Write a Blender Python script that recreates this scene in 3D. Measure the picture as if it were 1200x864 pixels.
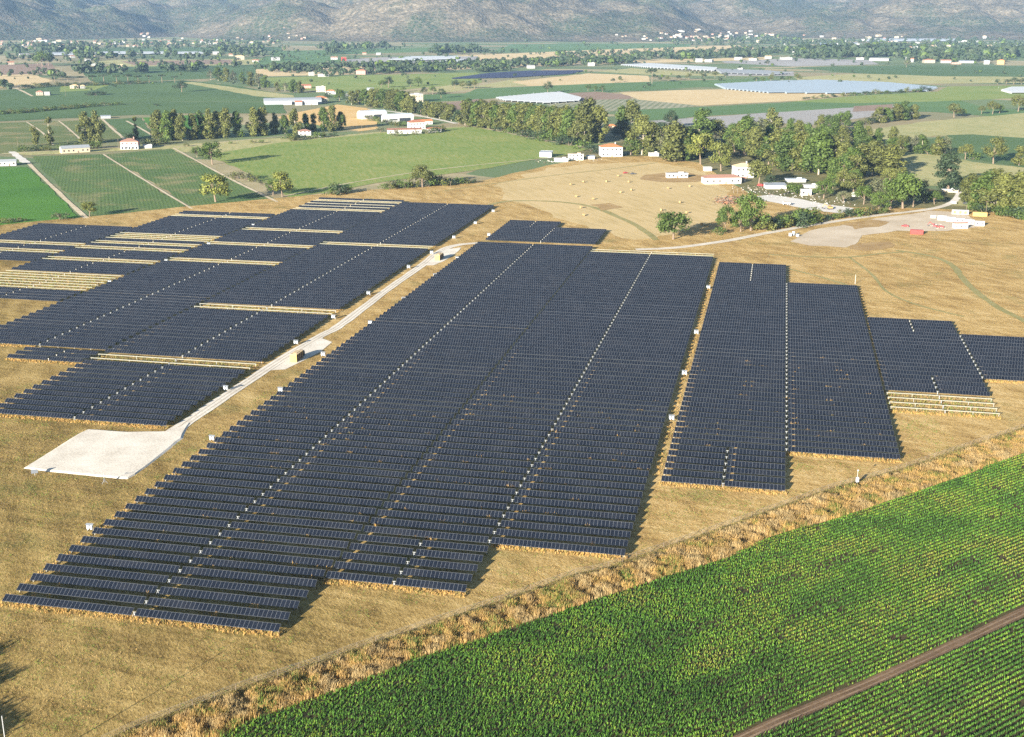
import bpy, math, random
import numpy as np
R = math.radians
scene = bpy.context.scene
for o in list(bpy.data.objects): bpy.data.objects.remove(o)
COL = scene.collection

# ------------------------------------------------------------------ camera
FPX, CAM_H, HORIZON = 1419.0, 130.0, 13.0        # focal length in photo pixels, drone height, horizon row
PITCH = math.atan((432 - HORIZON) / FPX)
CP, SP = math.cos(PITCH), math.sin(PITCH)
cd = bpy.data.cameras.new('camera'); cam = bpy.data.objects.new('camera', cd); COL.objects.link(cam)
cam.location = (0, 0, CAM_H); cam.rotation_euler = (R(90) - PITCH, 0, 0)
cd.sensor_fit = 'HORIZONTAL'; cd.sensor_width = 36; cd.lens = 36 * FPX / 1200
cd.clip_start = 1; cd.clip_end = 40000
scene.camera = cam

# ------------------------------------------------------------------ light
SUN_EL, SHADOW_AZ = 13.5, 32.0
w = bpy.data.worlds.new('World'); scene.world = w; w.use_nodes = True
nt = w.node_tree; bg = nt.nodes['Background']
sky = nt.nodes.new('ShaderNodeTexSky'); sky.sky_type = 'NISHITA'; sky.sun_disc = False
sky.sun_elevation = R(SUN_EL); sky.sun_rotation = R(180 + SHADOW_AZ); sky.altitude = 100
sky.air_density = 0.85; sky.dust_density = 0.3; sky.ozone_density = 1.0
nt.links.new(sky.outputs[0], bg.inputs[0]); bg.inputs[1].default_value = 0.05
sl = bpy.data.lights.new('sun', 'SUN'); sl.energy = 5.0; sl.angle = R(0.53); sl.color = (1.0, 0.925, 0.80)
sun = bpy.data.objects.new('sun', sl); COL.objects.link(sun)
sun.rotation_euler = (R(90 - SUN_EL), 0, R(-SHADOW_AZ)); sun.location = (-200, -200, 400)
scene.view_settings.view_transform = 'Standard'; scene.view_settings.look = 'None'
scene.view_settings.exposure = 2.12; scene.view_settings.gamma = 1.0; scene.view_settings.use_curve_mapping = False
scene.cycles.max_bounces = 6; scene.cycles.volume_bounces = 0; scene.cycles.transparent_max_bounces = 4
scene.cycles.use_denoising = False
HAZE = 0.000032
GZ = 0.25                                          # level of the site's ground sheets

# ------------------------------------------------------------------ photo geometry
def G(px, py, z=0.0):
    """the point of the level z that the photo shows at pixel (px, py)"""
    a, b = px - 600, py - 432
    dx, dy, dz = a, FPX * CP - b * SP, -(FPX * SP + b * CP)
    t = (z - CAM_H) / dz
    return (dx * t, dy * t, z)
def SC(py):                                       # photo pixels per metre on the ground at row py
    return CP * (py - HORIZON) / CAM_H
GAP = math.atan((922 - 600) / (FPX / CP))          # bearing of the lanes between the tracker columns
UX, UY = math.cos(GAP), -math.sin(GAP)
WX, WY = math.sin(GAP), math.cos(GAP)
def UW(u, v): return (u * UX + v * WX, u * UY + v * WY)
rng = np.random.default_rng(7); rnd = random.Random(11)
def ordinal(n):
    return f"{n}{'th' if 10 <= n % 100 <= 20 else {1:'st',2:'nd',3:'rd'}.get(n % 10, 'th')}"

# ------------------------------------------------------------------ materials
class NT:
    def __init__(s, name, rough=0.9, spec=0.2):
        s.m = bpy.data.materials.new(name); s.m.use_nodes = True; s.t = s.m.node_tree
        s.b = s.t.nodes['Principled BSDF']; s.b.inputs['Roughness'].default_value = rough
        s.b.inputs['Specular IOR Level'].default_value = spec
        s._pos = None
    def n(s, k): return s.t.nodes.new(k)
    def l(s, a, b): s.t.links.new(a, b)
    def pos(s):
        if s._pos is None: s._pos = s.n('ShaderNodeNewGeometry').outputs['Position']
        return s._pos
    def rotpos(s, ang, sx=1, sy=1):
        vr = s.n('ShaderNodeVectorRotate'); vr.rotation_type = 'Z_AXIS'; vr.inputs['Angle'].default_value = ang
        s.l(s.pos(), vr.inputs['Vector'])
        mu = s.n('ShaderNodeVectorMath'); mu.operation = 'MULTIPLY'; mu.inputs[1].default_value = (sx, sy, 1)
        s.l(vr.outputs[0], mu.inputs[0]); return mu.outputs[0]
    def noise(s, scale, detail=3, vec=None, rough=0.6):
        q = s.n('ShaderNodeTexNoise'); q.inputs['Scale'].default_value = scale; q.inputs['Detail'].default_value = detail
        q.inputs['Roughness'].default_value = rough
        s.l(vec if vec is not None else s.pos(), q.inputs['Vector']); return q.outputs['Fac']
    def ramp(s, fac, stops):
        r = s.n('ShaderNodeValToRGB'); e = r.color_ramp.elements
        while len(e) < len(stops): e.new(0.5)
        for k, (p, c) in enumerate(stops):
            e[k].position = p; e[k].color = (*c, 1) if isinstance(c, tuple) else (c, c, c, 1)
        s.l(fac, r.inputs[0]); return r.outputs[0]
    def mix(s, fac, a, b, mode='MIX'):
        m = s.n('ShaderNodeMix'); m.data_type = 'RGBA'; m.blend_type = mode
        for v, i in ((fac, 0), (a, 6), (b, 7)):
            if hasattr(v, 'links'): s.l(v, m.inputs[i])
            elif i == 0: m.inputs[0].default_value = v
            else: m.inputs[i].default_value = (*v, 1)
        return m.outputs[2]
    def math(s, op, a, b=0.0, c=None):
        m = s.n('ShaderNodeMath'); m.operation = op
        for k, v in enumerate((a, b) if c is None else (a, b, c)):
            if hasattr(v, 'links'): s.l(v, m.inputs[k])
            else: m.inputs[k].default_value = v
        return m.outputs[0]
    def base(s, c):
        if hasattr(c, 'links'): s.l(c, s.b.inputs['Base Color'])
        else: s.b.inputs['Base Color'].default_value = (*c, 1)
        return s.m
    def bump(s, h, dist=0.1, strength=1.0):
        b = s.n('ShaderNodeBump'); b.inputs['Distance'].default_value = dist; b.inputs['Strength'].default_value = strength
        s.l(h, b.inputs['Height']); s.l(b.outputs[0], s.b.inputs['Normal'])

def plain(name, c, rough=0.7, spec=0.3, metal=0.0, var=0.12, scale=0.8):
    m = NT(name, rough, spec); m.b.inputs['Metallic'].default_value = metal
    f = m.noise(scale, 4)
    m.base(m.mix(f, tuple(x * (1 - var) for x in c), tuple(min(1, x * (1 + var)) for x in c)))
    return m.m
def soil(name, cols, fine=1.2, mid=0.06, big=0.012, ang=0.0, stretch=1.0, bump=0.06, weights=(0.45, 0.35, 0.2)):
    """mottled ground: three scales of noise drive one colour ramp"""
    m = NT(name, 0.95, 0.1)
    v = m.rotpos(ang, 1, stretch)
    a, b, c = m.noise(fine, 4, v, 0.7), m.noise(mid, 4, v), m.noise(big, 3)
    f = m.math('ADD', m.math('ADD', m.math('MULTIPLY', a, weights[0]), m.math('MULTIPLY', b, weights[1])), m.math('MULTIPLY', c, weights[2]))
    n = len(cols)
    m.base(m.ramp(f, [(0.36 + 0.28 * k / (n - 1), col) for k, col in enumerate(cols)]))
    m.bump(a, bump)
    return m.m
def rows(name, c1, c2, spacing, px_dir=None, ang=0.0, contrast=0.6, fine=0.9, big=0.01, c3=None):
    """field with planted rows; ang = bearing of the rows"""
    m = NT(name, 0.95, 0.1)
    v = m.rotpos(ang)                              # after this the rows run along y
    sx = m.n('ShaderNodeSeparateXYZ'); m.l(v, sx.inputs[0])
    wob = m.math('MULTIPLY', m.noise(0.25, 2), spacing * 0.5)
    ph = m.math('MULTIPLY', m.math('ADD', sx.outputs[0], wob), 2 * math.pi / spacing)
    st = m.math('MULTIPLY_ADD', m.math('SINE', ph), 0.5, 0.5)
    a, b = m.noise(fine, 4, None, 0.75), m.noise(big, 4)
    f = m.math('ADD', m.math('MULTIPLY', st, contrast * 0.5), m.math('MULTIPLY_ADD', a, 1.6, -0.8 + 0.5 - contrast * 0.25))
    f = m.math('ADD', f, m.math('MULTIPLY_ADD', b, 1.2, -0.6))
    cl = m.n('ShaderNodeClamp'); m.l(f, cl.inputs[0])
    col = m.mix(cl.outputs[0], c1, c2)
    if c3: col = m.mix(m.ramp(m.noise(big * 2.3, 4), [(0.52, 0.0), (0.68, 1.0)]), col, c3)
    m.base(col); m.bump(f, 0.25)
    return m.m
def leaf(name, c, var=0.40, trans=0.16):
    m = NT(name, 0.65, 0.25)
    oi = m.n('ShaderNodeObjectInfo')
    r = oi.outputs['Random']
    tc = m.n('ShaderNodeTexCoord')
    f = m.noise(0.35, 3, tc.outputs['Object'])
    d = tuple(x * (1 - var) for x in c); b = (c[0] * (1 + var * 1.3), c[1] * (1 + var), c[2] * (1 + var * 0.5))
    k = m.math('ADD', m.math('MULTIPLY', r, 0.5), m.math('MULTIPLY_ADD', f, 2.0, -0.75))
    cl = m.n('ShaderNodeClamp'); m.l(k, cl.inputs[0])
    col = m.mix(cl.outputs[0], d, b); m.base(col)
    tr = m.n('ShaderNodeBsdfTranslucent'); m.l(col, tr.inputs[0])
    mx = m.n('ShaderNodeMixShader'); mx.inputs[0].default_value = trans
    m.l(m.b.outputs[0], mx.inputs[1]); m.l(tr.outputs[0], mx.inputs[2])
    m.l(mx.outputs[0], m.t.nodes['Material Output'].inputs['Surface'])
    return m.m

M = {}
M['white'] = plain('white_paint', (.40, .40, .39), .7, var=.2); M['cream'] = plain('cream_plaster', (.37, .32, .24), .85)
M['pink'] = plain('pink_plaster', (.55, .27, .22), .85); M['grey'] = plain('grey_concrete', (.38, .37, .35), .9)
M['tile'] = plain('clay_tiles', (.25, .105, .06), .85, var=.3, scale=1.5); M['brown'] = plain('brown_tiles', (.24, .13, .095), .85, var=.3, scale=1.5)
M['orange_tile'] = plain('orange_tiles', (.36, .145, .06), .85, var=.25, scale=1.5)
M['sheet'] = plain('roof_sheet', (.27, .29, .31), .5, .4, 0.2); M['glass'] = plain('dark_glass', (.03, .035, .045), .15, .5)
M['yellow'] = plain('ochre_paint', (.33, .21, .07), .6); M['rust'] = plain('rust_doors', (.075, .042, .028), .8, var=.4)
M['red'] = plain('red_paint', (.28, .035, .03), .5); M['steel'] = plain('galvanized_steel', (.36, .37, .38), .5, .5, .3)
M['darkmetal'] = plain('dark_metal', (.06, .06, .065), .6); M['tan_roof'] = plain('tan_roof', (.45, .34, .2), .9)
M['cab_white'] = plain('white_cabinet', (.38, .42, .46), .5); M['wood'] = plain('weathered_wood', (.16, .125, .09), .9)
M['tyre'] = plain('black_rubber', (.02, .02, .02), .9); M['hay'] = plain('hay', (.26, .19, .09), .95, var=.3, scale=4)
M['trunk'] = plain('pale_bark', (.30, .26, .20), .9, var=.35, scale=2); M['bark'] = plain('brown_bark', (.16, .12, .085), .95, var=.3, scale=2)
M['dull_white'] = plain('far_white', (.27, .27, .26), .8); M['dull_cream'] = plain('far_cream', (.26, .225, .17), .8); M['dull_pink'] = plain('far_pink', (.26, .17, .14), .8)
M['blue'] = plain('blue_tarp', (.10, .22, .45), .6)

LF = {'olive': leaf('olive_leaves', (.086, .100, .028)), 'green': leaf('green_leaves', (.058, .094, .020)), 'dark': leaf('dark_leaves', (.028, .048, .023)),
      'yellow': leaf('yellow_green_leaves', (.115, .135, .032)), 'grey': leaf('grey_green_leaves', (.095, .108, .062)), 'pine': leaf('pine_needles', (.035, .052, .026))}

# ------------------------------------------------------------------ mesh helpers
class MB:
    """collects boxes, prisms and quads; build() links them as one mesh object"""
    def __init__(s): s.v = []; s.f = []; s.mi = []; s.cur = 0
    def quad(s, *p):
        n = len(s.v); s.v += [tuple(x) for x in p]; s.f.append(tuple(range(n, n + len(p)))); s.mi.append(s.cur); return s
    def box(s, c, d, rz=0.0, top=None):
        """box centred at c (x, y, z0 = its bottom) with size d; top = (sx, sy) shrinks the upper face"""
        n = len(s.v); cr, sr = math.cos(rz), math.sin(rz); t = top or (1, 1)
        for z, kx, ky in ((0, 1, 1), (d[2], t[0], t[1])):
            for x, y in ((-1, -1), (1, -1), (1, 1), (-1, 1)):
                X, Y = x * d[0] / 2 * kx, y * d[1] / 2 * ky
                s.v.append((c[0] + X * cr - Y * sr, c[1] + X * sr + Y * cr, c[2] + z))
        for q in ((3, 2, 1, 0), (4, 5, 6, 7), (0, 1, 5, 4), (1, 2, 6, 5), (2, 3, 7, 6), (3, 0, 4, 7)):
            s.f.append(tuple(n + i for i in q)); s.mi.append(s.cur)
        return s
    def tube(s, p, q, r, r2=None, k=6, cap=True):
        p, q = np.array(p, float), np.array(q, float); d = q - p; d /= np.linalg.norm(d) + 1e-9
        a = np.cross(d, (0, 0, 1) if abs(d[2]) < .9 else (1, 0, 0)); a /= np.linalg.norm(a); b = np.cross(d, a)
        r2 = r if r2 is None else r2; n = len(s.v)
        for P, rr in ((p, r), (q, r2)):
            for i in range(k):
                t = 2 * math.pi * i / k; s.v.append(tuple(P + rr * (math.cos(t) * a + math.sin(t) * b)))
        for i in range(k):
            j = (i + 1) % k; s.f.append((n + i, n + j, n + k + j, n + k + i)); s.mi.append(s.cur)
        if cap:
            s.f.append(tuple(n + i for i in reversed(range(k)))); s.f.append(tuple(n + k + i for i in range(k))); s.mi += [s.cur] * 2
        return s
    def mesh(s, name, *mats):
        me = bpy.data.meshes.new(name); me.from_pydata(s.v, [], s.f)
        for m in mats: me.materials.append(m)
        if len(mats) > 1: me.polygons.foreach_set('material_index', s.mi)
        me.update(); return me
    def build(s, name, mat, parent=None, loc=None):
        mats = mat if isinstance(mat, (list, tuple)) else (mat,)
        return link(name, s.mesh(name, *mats), parent, loc)
def link(name, me, parent=None, loc=None, rz=0.0):
    o = bpy.data.objects.new(name, me); COL.objects.link(o)
    if parent is not None: o.parent = parent
    if loc is not None: o.location = loc
    if rz: o.rotation_euler.z = rz
    return o
def tag(o, label=None, cat=None, group=None, kind=None):
    if label: o['label'] = label
    if cat: o['category'] = cat
    if group: o['group'] = group
    if kind: o['kind'] = kind
    return o
def thing(name, label, cat, loc=(0, 0, 0), rz=0.0, group=None):
    o = bpy.data.objects.new(name, None); COL.objects.link(o); o.location = loc; o.rotation_euler.z = rz
    o.empty_display_size = 0.5
    return tag(o, label, cat, group)
def big_mesh(name, V, F, mats, mi=None, uv=None):
    """numpy arrays of vertices (n,3) and faces (m,k) to one mesh"""
    me = bpy.data.meshes.new(name); k = F.shape[1]; m = len(F)
    me.vertices.add(len(V)); me.vertices.foreach_set('co', np.ascontiguousarray(V, np.float32).ravel())
    me.loops.add(m * k); me.loops.foreach_set('vertex_index', np.ascontiguousarray(F, np.int32).ravel())
    me.polygons.add(m); me.polygons.foreach_set('loop_start', np.arange(0, m * k, k, dtype=np.int32))
    for x in mats: me.materials.append(x)
    if mi is not None: me.polygons.foreach_set('material_index', np.ascontiguousarray(mi, np.int32))
    if uv is not None:
        u = me.uv_layers.new(name='UVMap'); u.data.foreach_set('uv', np.ascontiguousarray(uv, np.float32).ravel())
    me.polygons.foreach_set('use_smooth', np.zeros(m, bool))
    me.update(calc_edges=True); return me
def inside(poly, X, Y):
    r = np.zeros(X.shape, bool); n = len(poly)
    for i in range(n):
        x1, y1 = poly[i][:2]; x2, y2 = poly[(i + 1) % n][:2]
        c = ((y1 > Y) != (y2 > Y)) & (X < (x2 - x1) * (Y - y1) / ((y2 - y1) if y2 != y1 else 1e-9) + x1)
        r ^= c
    return r
def vnoise(X, Y, seed=0):
    """smooth value noise for the terrain"""
    xi, yi = np.floor(X).astype(np.int64), np.floor(Y).astype(np.int64)
    def h(a, b):
        n = (a * 374761393 + b * 668265263 + seed * 974634777) & 0x7fffffff
        n = ((n ^ (n >> 13)) * 1274126177) & 0x7fffffff
        return ((n ^ (n >> 16)) & 0xffff) / 65535.0
    fx, fy = X - xi, Y - yi; fx = fx * fx * (3 - 2 * fx); fy = fy * fy * (3 - 2 * fy)
    a = h(xi, yi) * (1 - fx) + h(xi + 1, yi) * fx; b = h(xi, yi + 1) * (1 - fx) + h(xi + 1, yi + 1) * fx
    return a * (1 - fy) + b * fy
def fbm(X, Y, seed=0, oct=4):
    r = 0; a = .5
    for k in range(oct): r = r + a * vnoise(X * 2 ** k, Y * 2 ** k, seed + k); a *= .5
    return r
# ------------------------------------------------------------------ the plain and the fields
PD = math.atan2(*(np.array(G(1200, 718)[:2]) - np.array(G(890, 858)[:2])))     # bearing of the dirt track and crop rows
TAN = [(.20, .135, .058), (.31, .215, .095), (.42, .30, .135), (.50, .375, .185)]
def patch_mat():
    m = NT('plain_patchwork', 0.95, 0.1)
    v = m.rotpos(0.35, 1 / 260., 1 / 130.)
    vo = m.n('ShaderNodeTexVoronoi'); vo.distance = 'MINKOWSKI'; vo.inputs['Exponent'].default_value = 6; vo.inputs['Scale'].default_value = 1.0
    m.l(v, vo.inputs['Vector']); sp = m.n('ShaderNodeSeparateColor'); m.l(vo.outputs['Color'], sp.inputs[0])
    col = m.ramp(sp.outputs[0], [(0, (.075, .15, .05)), (.16, (.33, .25, .14)), (.33, (.11, .18, .065)), (.5, (.24, .21, .11)), (.66, (.06, .125, .045)), (.82, (.42, .33, .19)), (.93, (.19, .20, .09))])
    for e in m.t.nodes: 
        if e.type == 'VALTORGB': e.color_ramp.interpolation = 'CONSTANT'
    f = m.noise(0.05, 5); g = m.noise(.6, 4)
    col = m.mix(m.math('MULTIPLY', m.ramp(f, [(.35, 0.), (.7, 1.)]), .45), col, (.12, .14, .06))
    m.base(m.mix(.35, col, m.ramp(g, [(.3, (.04, .06, .03)), (.7, (.3, .28, .17))]))); return m.m
FM = {
 'patch': patch_mat(),
 'dry': None,
 'crop': rows('bright_crop', (.038, .115, .018), (.095, .215, .028), 1.6, ang=PD, contrast=.3, fine=.8),
 'dkgreen': rows('dark_green_crop', (.048, .090, .034), (.100, .155, .054), 6, ang=.5, contrast=.35, fine=.35, big=.006),
 'green': rows('green_crop', (.060, .120, .042), (.12, .19, .068), 7, ang=-.9, contrast=.3, fine=.3, big=.006),
 'vine': rows('vineyard_rows', (.058, .10, .028), (.165, .175, .068), 2.6, ang=.08, contrast=.45, fine=.5, big=.012, c3=(.24, .20, .10)),
 'vine2': rows('dark_vineyard_rows', (.045, .095, .028), (.120, .165, .052), 2.6, ang=-.32, contrast=.4, fine=.5, big=.012, c3=(.19, .18, .08)),
 'meadow': soil('green_meadow', [(.088, .150, .030), (.145, .205, .046), (.215, .24, .07), (.31, .275, .11)], .5, .05, .012, 1.35, 6),
 'straw': soil('straw_field', [(.33, .24, .12), (.45, .34, .18), (.53, .41, .23), (.58, .46, .27)], .4, .05, .012, 1.3, 7),
 'hayfield': soil('mown_hay_field', [(.26, .20, .085), (.37, .275, .125), (.46, .345, .165), (.50, .38, .20), (.34, .22, .12)], .5, .035, .009, 1.2, 9),
 'orange': soil('orange_stubble', [(.40, .26, .10), (.50, .33, .13), (.54, .37, .16), (.58, .42, .2)], .4, .05, .02, .8, 4),
 'olive': soil('pale_meadow', [(.17, .19, .075), (.26, .26, .11), (.36, .32, .15), (.44, .36, .19)], .4, .05, .012, 1.4, 5),
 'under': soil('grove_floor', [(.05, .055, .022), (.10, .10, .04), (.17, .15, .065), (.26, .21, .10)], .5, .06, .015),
 'soil': soil('bare_soil', [(.17, .115, .08), (.23, .16, .115), (.28, .2, .15)], .4, .05, .02),
 'mulch': rows('grey_mulch_film', (.24, .225, .21), (.34, .325, .31), 5, ang=.4, contrast=.5, fine=.4, big=.01),
 'orchard': rows('trellised_orchard', (.10, .13, .06), (.34, .31, .22), 9, ang=.22, contrast=.95, fine=.3, big=.01),
}
def dry_grass_mat():
    m = NT('dry_mown_grass', 0.95, 0.08)
    v = m.rotpos(-.45, 1, .35)
    fine, mid, big = m.noise(2.6, 5, v, .75), m.noise(.16, 4, m.rotpos(-.45, 1, .3)), m.noise(.014, 4)
    st = m.noise(1.0, 4, m.rotpos(GAP + .12, .018, .42), .65)
    f = m.math('ADD', m.math('MULTIPLY_ADD', st, .26, m.math('MULTIPLY_ADD', fine, .62, -.215)), m.math('ADD', m.math('MULTIPLY', mid, .36), m.math('MULTIPLY', big, .18)))
    dry = m.ramp(f, [(.33, (.13, .078, .026)), (.42, (.28, .178, .062)), (.50, (.40, .268, .098)), (.58, (.49, .352, .160)), (.69, (.58, .445, .235))])
    oliv = m.ramp(f, [(.34, (.066, .047, .014)), (.44, (.16, .112, .036)), (.54, (.285, .20, .068)), (.66, (.42, .305, .118))])
    sx = m.n('ShaderNodeSeparateXYZ'); m.l(m.pos(), sx.inputs[0])
    # the hollow in the south-west stays a little greener than the rest
    near = m.ramp(m.math('ADD', m.math('MULTIPLY', m.math('ADD', sx.outputs[0], m.math('MULTIPLY', sx.outputs[1], .55)), 1 / 500.), m.math('MULTIPLY_ADD', m.noise(.03, 3), .5, .1)), [(.42, 1.), (.80, 0.)])
    c = m.mix(near, dry, oliv)
    gr = m.math('MULTIPLY', m.ramp(m.noise(.045, 5, None, .7), [(.55, 0.), (.72, 1.)]), .6)
    c = m.mix(gr, c, m.ramp(fine, [(.3, (.07, .085, .02)), (.7, (.21, .20, .07))]))
    m.base(c); m.bump(fine, .25); return m.m
FM['dry'] = dry_grass_mat()

g = link('ground', big_mesh('ground', np.array([(-9000, -600, 0), (9000, -600, 0), (9000, 12000, 0), (-9000, 12000, 0)]), np.array([[0, 1, 2, 3]]), [FM['patch']]))
tag(g, kind='structure')
_lev = [0.0]
def rough_edge(P, amp, seg=9.0):
    """breaks a straight outline into an uneven one"""
    out = []
    for i in range(len(P)):
        a, b = np.array(P[i]), np.array(P[(i + 1) % len(P)]); L = np.linalg.norm(b - a); n = max(1, int(L / seg)); nn = np.array((-(b - a)[1], (b - a)[0])) / (L + 1e-9)
        for k in range(n):
            q = a + (b - a) * k / n; o = amp * (fbm(np.array([q[0] / 30.]), np.array([q[1] / 30.]), 5, 4)[0] - .47) * 4 * (1 if k else .3)
            out.append(tuple(q + nn * o))
    return out
def field(pts, mat, name='field', step=.004, rough=0.0):
    """a sheet on the ground, each a little above the one before"""
    _lev[0] += step; z = _lev[0]
    P = [G(x, y, z)[:2] for x, y in pts]
    if rough: P = rough_edge(P, rough)
    mb = MB(); mb.quad(*[(x, y, z) for x, y in P])
    o = mb.build(name, FM[mat] if isinstance(mat, str) else mat); tag(o, kind='structure'); return o
def ribbon(pts, width, mat, name='path', step=.004, jit=.0, sub=6, off=0.0):
    """a road or path of the given width along photo points"""
    _lev[0] += step; z = _lev[0]
    P = np.array([G(*p)[:2] for p in pts]); q = []
    for i in range(len(P) - 1):
        p0, p1, p2, p3 = P[max(i - 1, 0)], P[i], P[i + 1], P[min(i + 2, len(P) - 1)]
        for t in np.linspace(0, 1, sub, endpoint=False):
            q.append(.5 * ((2 * p1) + (-p0 + p2) * t + (2 * p0 - 5 * p1 + 4 * p2 - p3) * t * t + (-p0 + 3 * p1 - 3 * p2 + p3) * t ** 3))
    q.append(P[-1]); q = np.array(q); d = np.gradient(q, axis=0); d /= np.linalg.norm(d, axis=1)[:, None] + 1e-9
    nrm = np.stack([-d[:, 1], d[:, 0]], 1)
    q = q + nrm * off
    wl = width / 2 * (1 + jit * rng.normal(size=len(q))); wr = width / 2 * (1 + jit * rng.normal(size=len(q)))
    L, Rr = q + nrm * wl[:, None], q - nrm * wr[:, None]; n = len(q)
    V = np.zeros((2 * n, 3)); V[:n, :2] = L; V[n:, :2] = Rr; V[:, 2] = z
    F = np.array([(n + i, n + i + 1, i + 1, i) for i in range(n - 1)])
    o = link(name, big_mesh(name, V, F, [mat])); tag(o, kind='structure'); return o

# far plain
for pts, mt in [
 ([(575, 61), (600, 52), (700, 51), (812, 52), (800, 58), (690, 61)], 'green'), ([(520, 66), (700, 58.5), (870, 53), (890, 58), (760, 67), (560, 70)], 'straw'),
 ([(60, 57), (330, 55), (330, 60), (200, 61), (60, 62)], 'dkgreen'), ([(320, 60), (560, 55), (560, 59), (400, 64), (320, 66)], 'green'),
 ([(100, 71), (300, 69), (330, 75), (150, 79)], 'olive'), ([(140, 72), (270, 70), (280, 75), (160, 77)], 'soil'), ([(310, 66), (370, 64), (420, 70), (360, 78), (300, 76)], 'green'),
 ([(0, 76), (60, 74), (70, 86), (0, 88)], 'soil'), ([(90, 79), (330, 76), (345, 88), (110, 98)], 'dkgreen'),
 ([(300, 81), (420, 78.5), (560, 75), (720, 71), (900, 67), (900, 70), (720, 75), (560, 81), (430, 87), (300, 90)], 'straw'),
 ([(310, 91), (440, 88), (560, 85), (565, 97), (440, 108), (330, 105)], 'meadow'), ([(400, 70), (455, 67), (560, 66), (560, 73), (420, 76)], 'mulch'),
 ([(545, 104), (600, 93), (640, 99), (560, 104)], 'olive'), ([(600, 96), (690, 86), (760, 89), (762, 96), (690, 100), (620, 101)], 'straw'),
 ([(700, 84), (740, 80), (860, 88), (900, 90), (760, 88)], 'olive'),
 ([(480, 108), (545, 97), (560, 103), (530, 108)], 'olive'),
 ([(460, 112), (545, 109.5), (560, 104), (700, 98), (900, 91.5), (905, 95), (885, 99), (740, 106.5), (700, 110), (600, 114), (545, 118), (470, 121)], 'green'),
 ([(520, 121), (560, 116), (600, 124), (700, 128), (640, 135), (540, 133)], 'soil'),
 ([(650, 110), (700, 107.5), (745, 112), (735, 118), (680, 119)], 'soil'), ([(640, 122), (700, 117), (740, 116), (835, 121), (800, 126.5), (740, 129), (700, 132), (650, 129)], 'orchard'),
 ([(725, 108.5), (800, 105.5), (890, 104), (935, 108), (1000, 110), (940, 118), (880, 121), (820, 124), (750, 117)], 'straw'),
 ([(740, 129), (830, 125), (905, 121), (1000, 116), (1100, 111), (1150, 125), (1220, 131), (1220, 141), (1090, 131), (1000, 131), (900, 132), (830, 136), (760, 141)], 'green'),
 ([(760, 142), (905, 132), (1000, 126), (1050, 124), (1045, 133), (950, 147), (880, 142), (845, 152), (800, 152)], 'mulch'), ([(1000, 124.5), (1048, 122), (1045, 129), (1000, 131)], 'soil'),
 ([(925, 119.5), (1000, 112.5), (1100, 107.5), (1110, 101.5), (1220, 100), (1220, 114), (1100, 119), (1000, 121)], 'meadow'),
 ([(930, 91), (1000, 86.5), (1180, 90), (1220, 91), (1220, 97), (1060, 98.5), (1000, 96), (940, 96)], 'olive'), ([(930, 79), (1060, 76.5), (1220, 78), (1220, 90), (1100, 89.5), (1000, 86)], 'dkgreen'),
 ([(845, 72), (935, 68.5), (1020, 70.5), (1030, 75.5), (930, 78), (850, 74)], 'mulch'), ([(840, 82), (930, 84), (930, 89), (850, 89)], 'mulch'), ([(1170, 60), (1220, 60), (1220, 69), (1160, 67)], 'dkgreen'),
 ([(1020, 152), (1080, 143), (1220, 131), (1220, 167), (1130, 161), (1100, 159), (1060, 164), (1010, 164)], 'olive'),
 ([(1060, 171), (1110, 158.5), (1140, 157.5), (1220, 163), (1220, 199), (1160, 190), (1110, 178)], 'dkgreen'), ([(1040, 180), (1100, 181), (1140, 190), (1220, 199), (1220, 218), (1080, 218), (1040, 205)], 'olive'),
 # left of the solar field
 ([(-60, 110), (100, 99), (215, 94), (280, 101), (345, 113), (345, 119), (200, 119), (-60, 130)], 'dkgreen'), ([(215, 97), (225, 96), (345, 112), (345, 116), (300, 113)], 'olive'),
 ([(70, 101), (130, 99), (110, 106), (70, 108)], 'meadow'), ([(-60, 130), (200, 119.5), (330, 120), (335, 133), (200, 133), (-60, 145)], 'dkgreen'),
 ([(-40, 89), (38, 87), (62, 95), (20, 104), (-40, 100)], 'straw'), ([(-60, 146), (68, 142), (97, 166), (96, 173), (30, 180), (-60, 182)], 'vine'),
 ([(71, 142), (119, 140), (146, 165), (100, 169)], 'vine'), ([(122, 140), (165, 138), (182, 160), (150, 165)], 'dkgreen'), ([(167, 138), (240, 134), (260, 160), (184, 163)], 'crop'),
 ([(180, 172), (270, 165), (400, 158), (545, 148), (540, 165), (300, 182), (200, 178)], 'olive'), ([(325, 137), (395, 122.5), (432, 127), (445, 151), (420, 154), (340, 142)], 'orange'),
 ([(240, 182), (330, 167), (480, 153), (560, 148.5), (640, 166), (712, 177), (640, 185), (575, 197), (450, 213), (340, 232), (275, 195)], 'meadow'),
 ([(36, 183), (119, 181), (217, 243), (106, 254)], 'vine2'), ([(124, 181), (200, 174.5), (225, 186), (325, 236), (229, 243)], 'vine2'),
 ([(-60, 196), (31, 196), (95, 255), (40, 261), (-60, 270)], 'crop'), ([(0, 180), (30, 178), (90, 176), (190, 171), (205, 174), (36, 182)], 'olive'),
]: field(pts, mt, rough=2.2)

for pts, mt in [([(640, 187), (700, 172), (760, 160), (860, 150), (960, 150), (1060, 168), (1060, 215), (1110, 225), (1220, 225), (1220, 262), (1100, 246), (960, 246), (880, 228), (820, 192), (760, 184), (700, 186)], 'under'), ([(1108, 240), (1120, 226), (1130, 214), (1136, 224), (1140, 242)], 'olive')]: field(pts, mt, rough=3)
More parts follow.
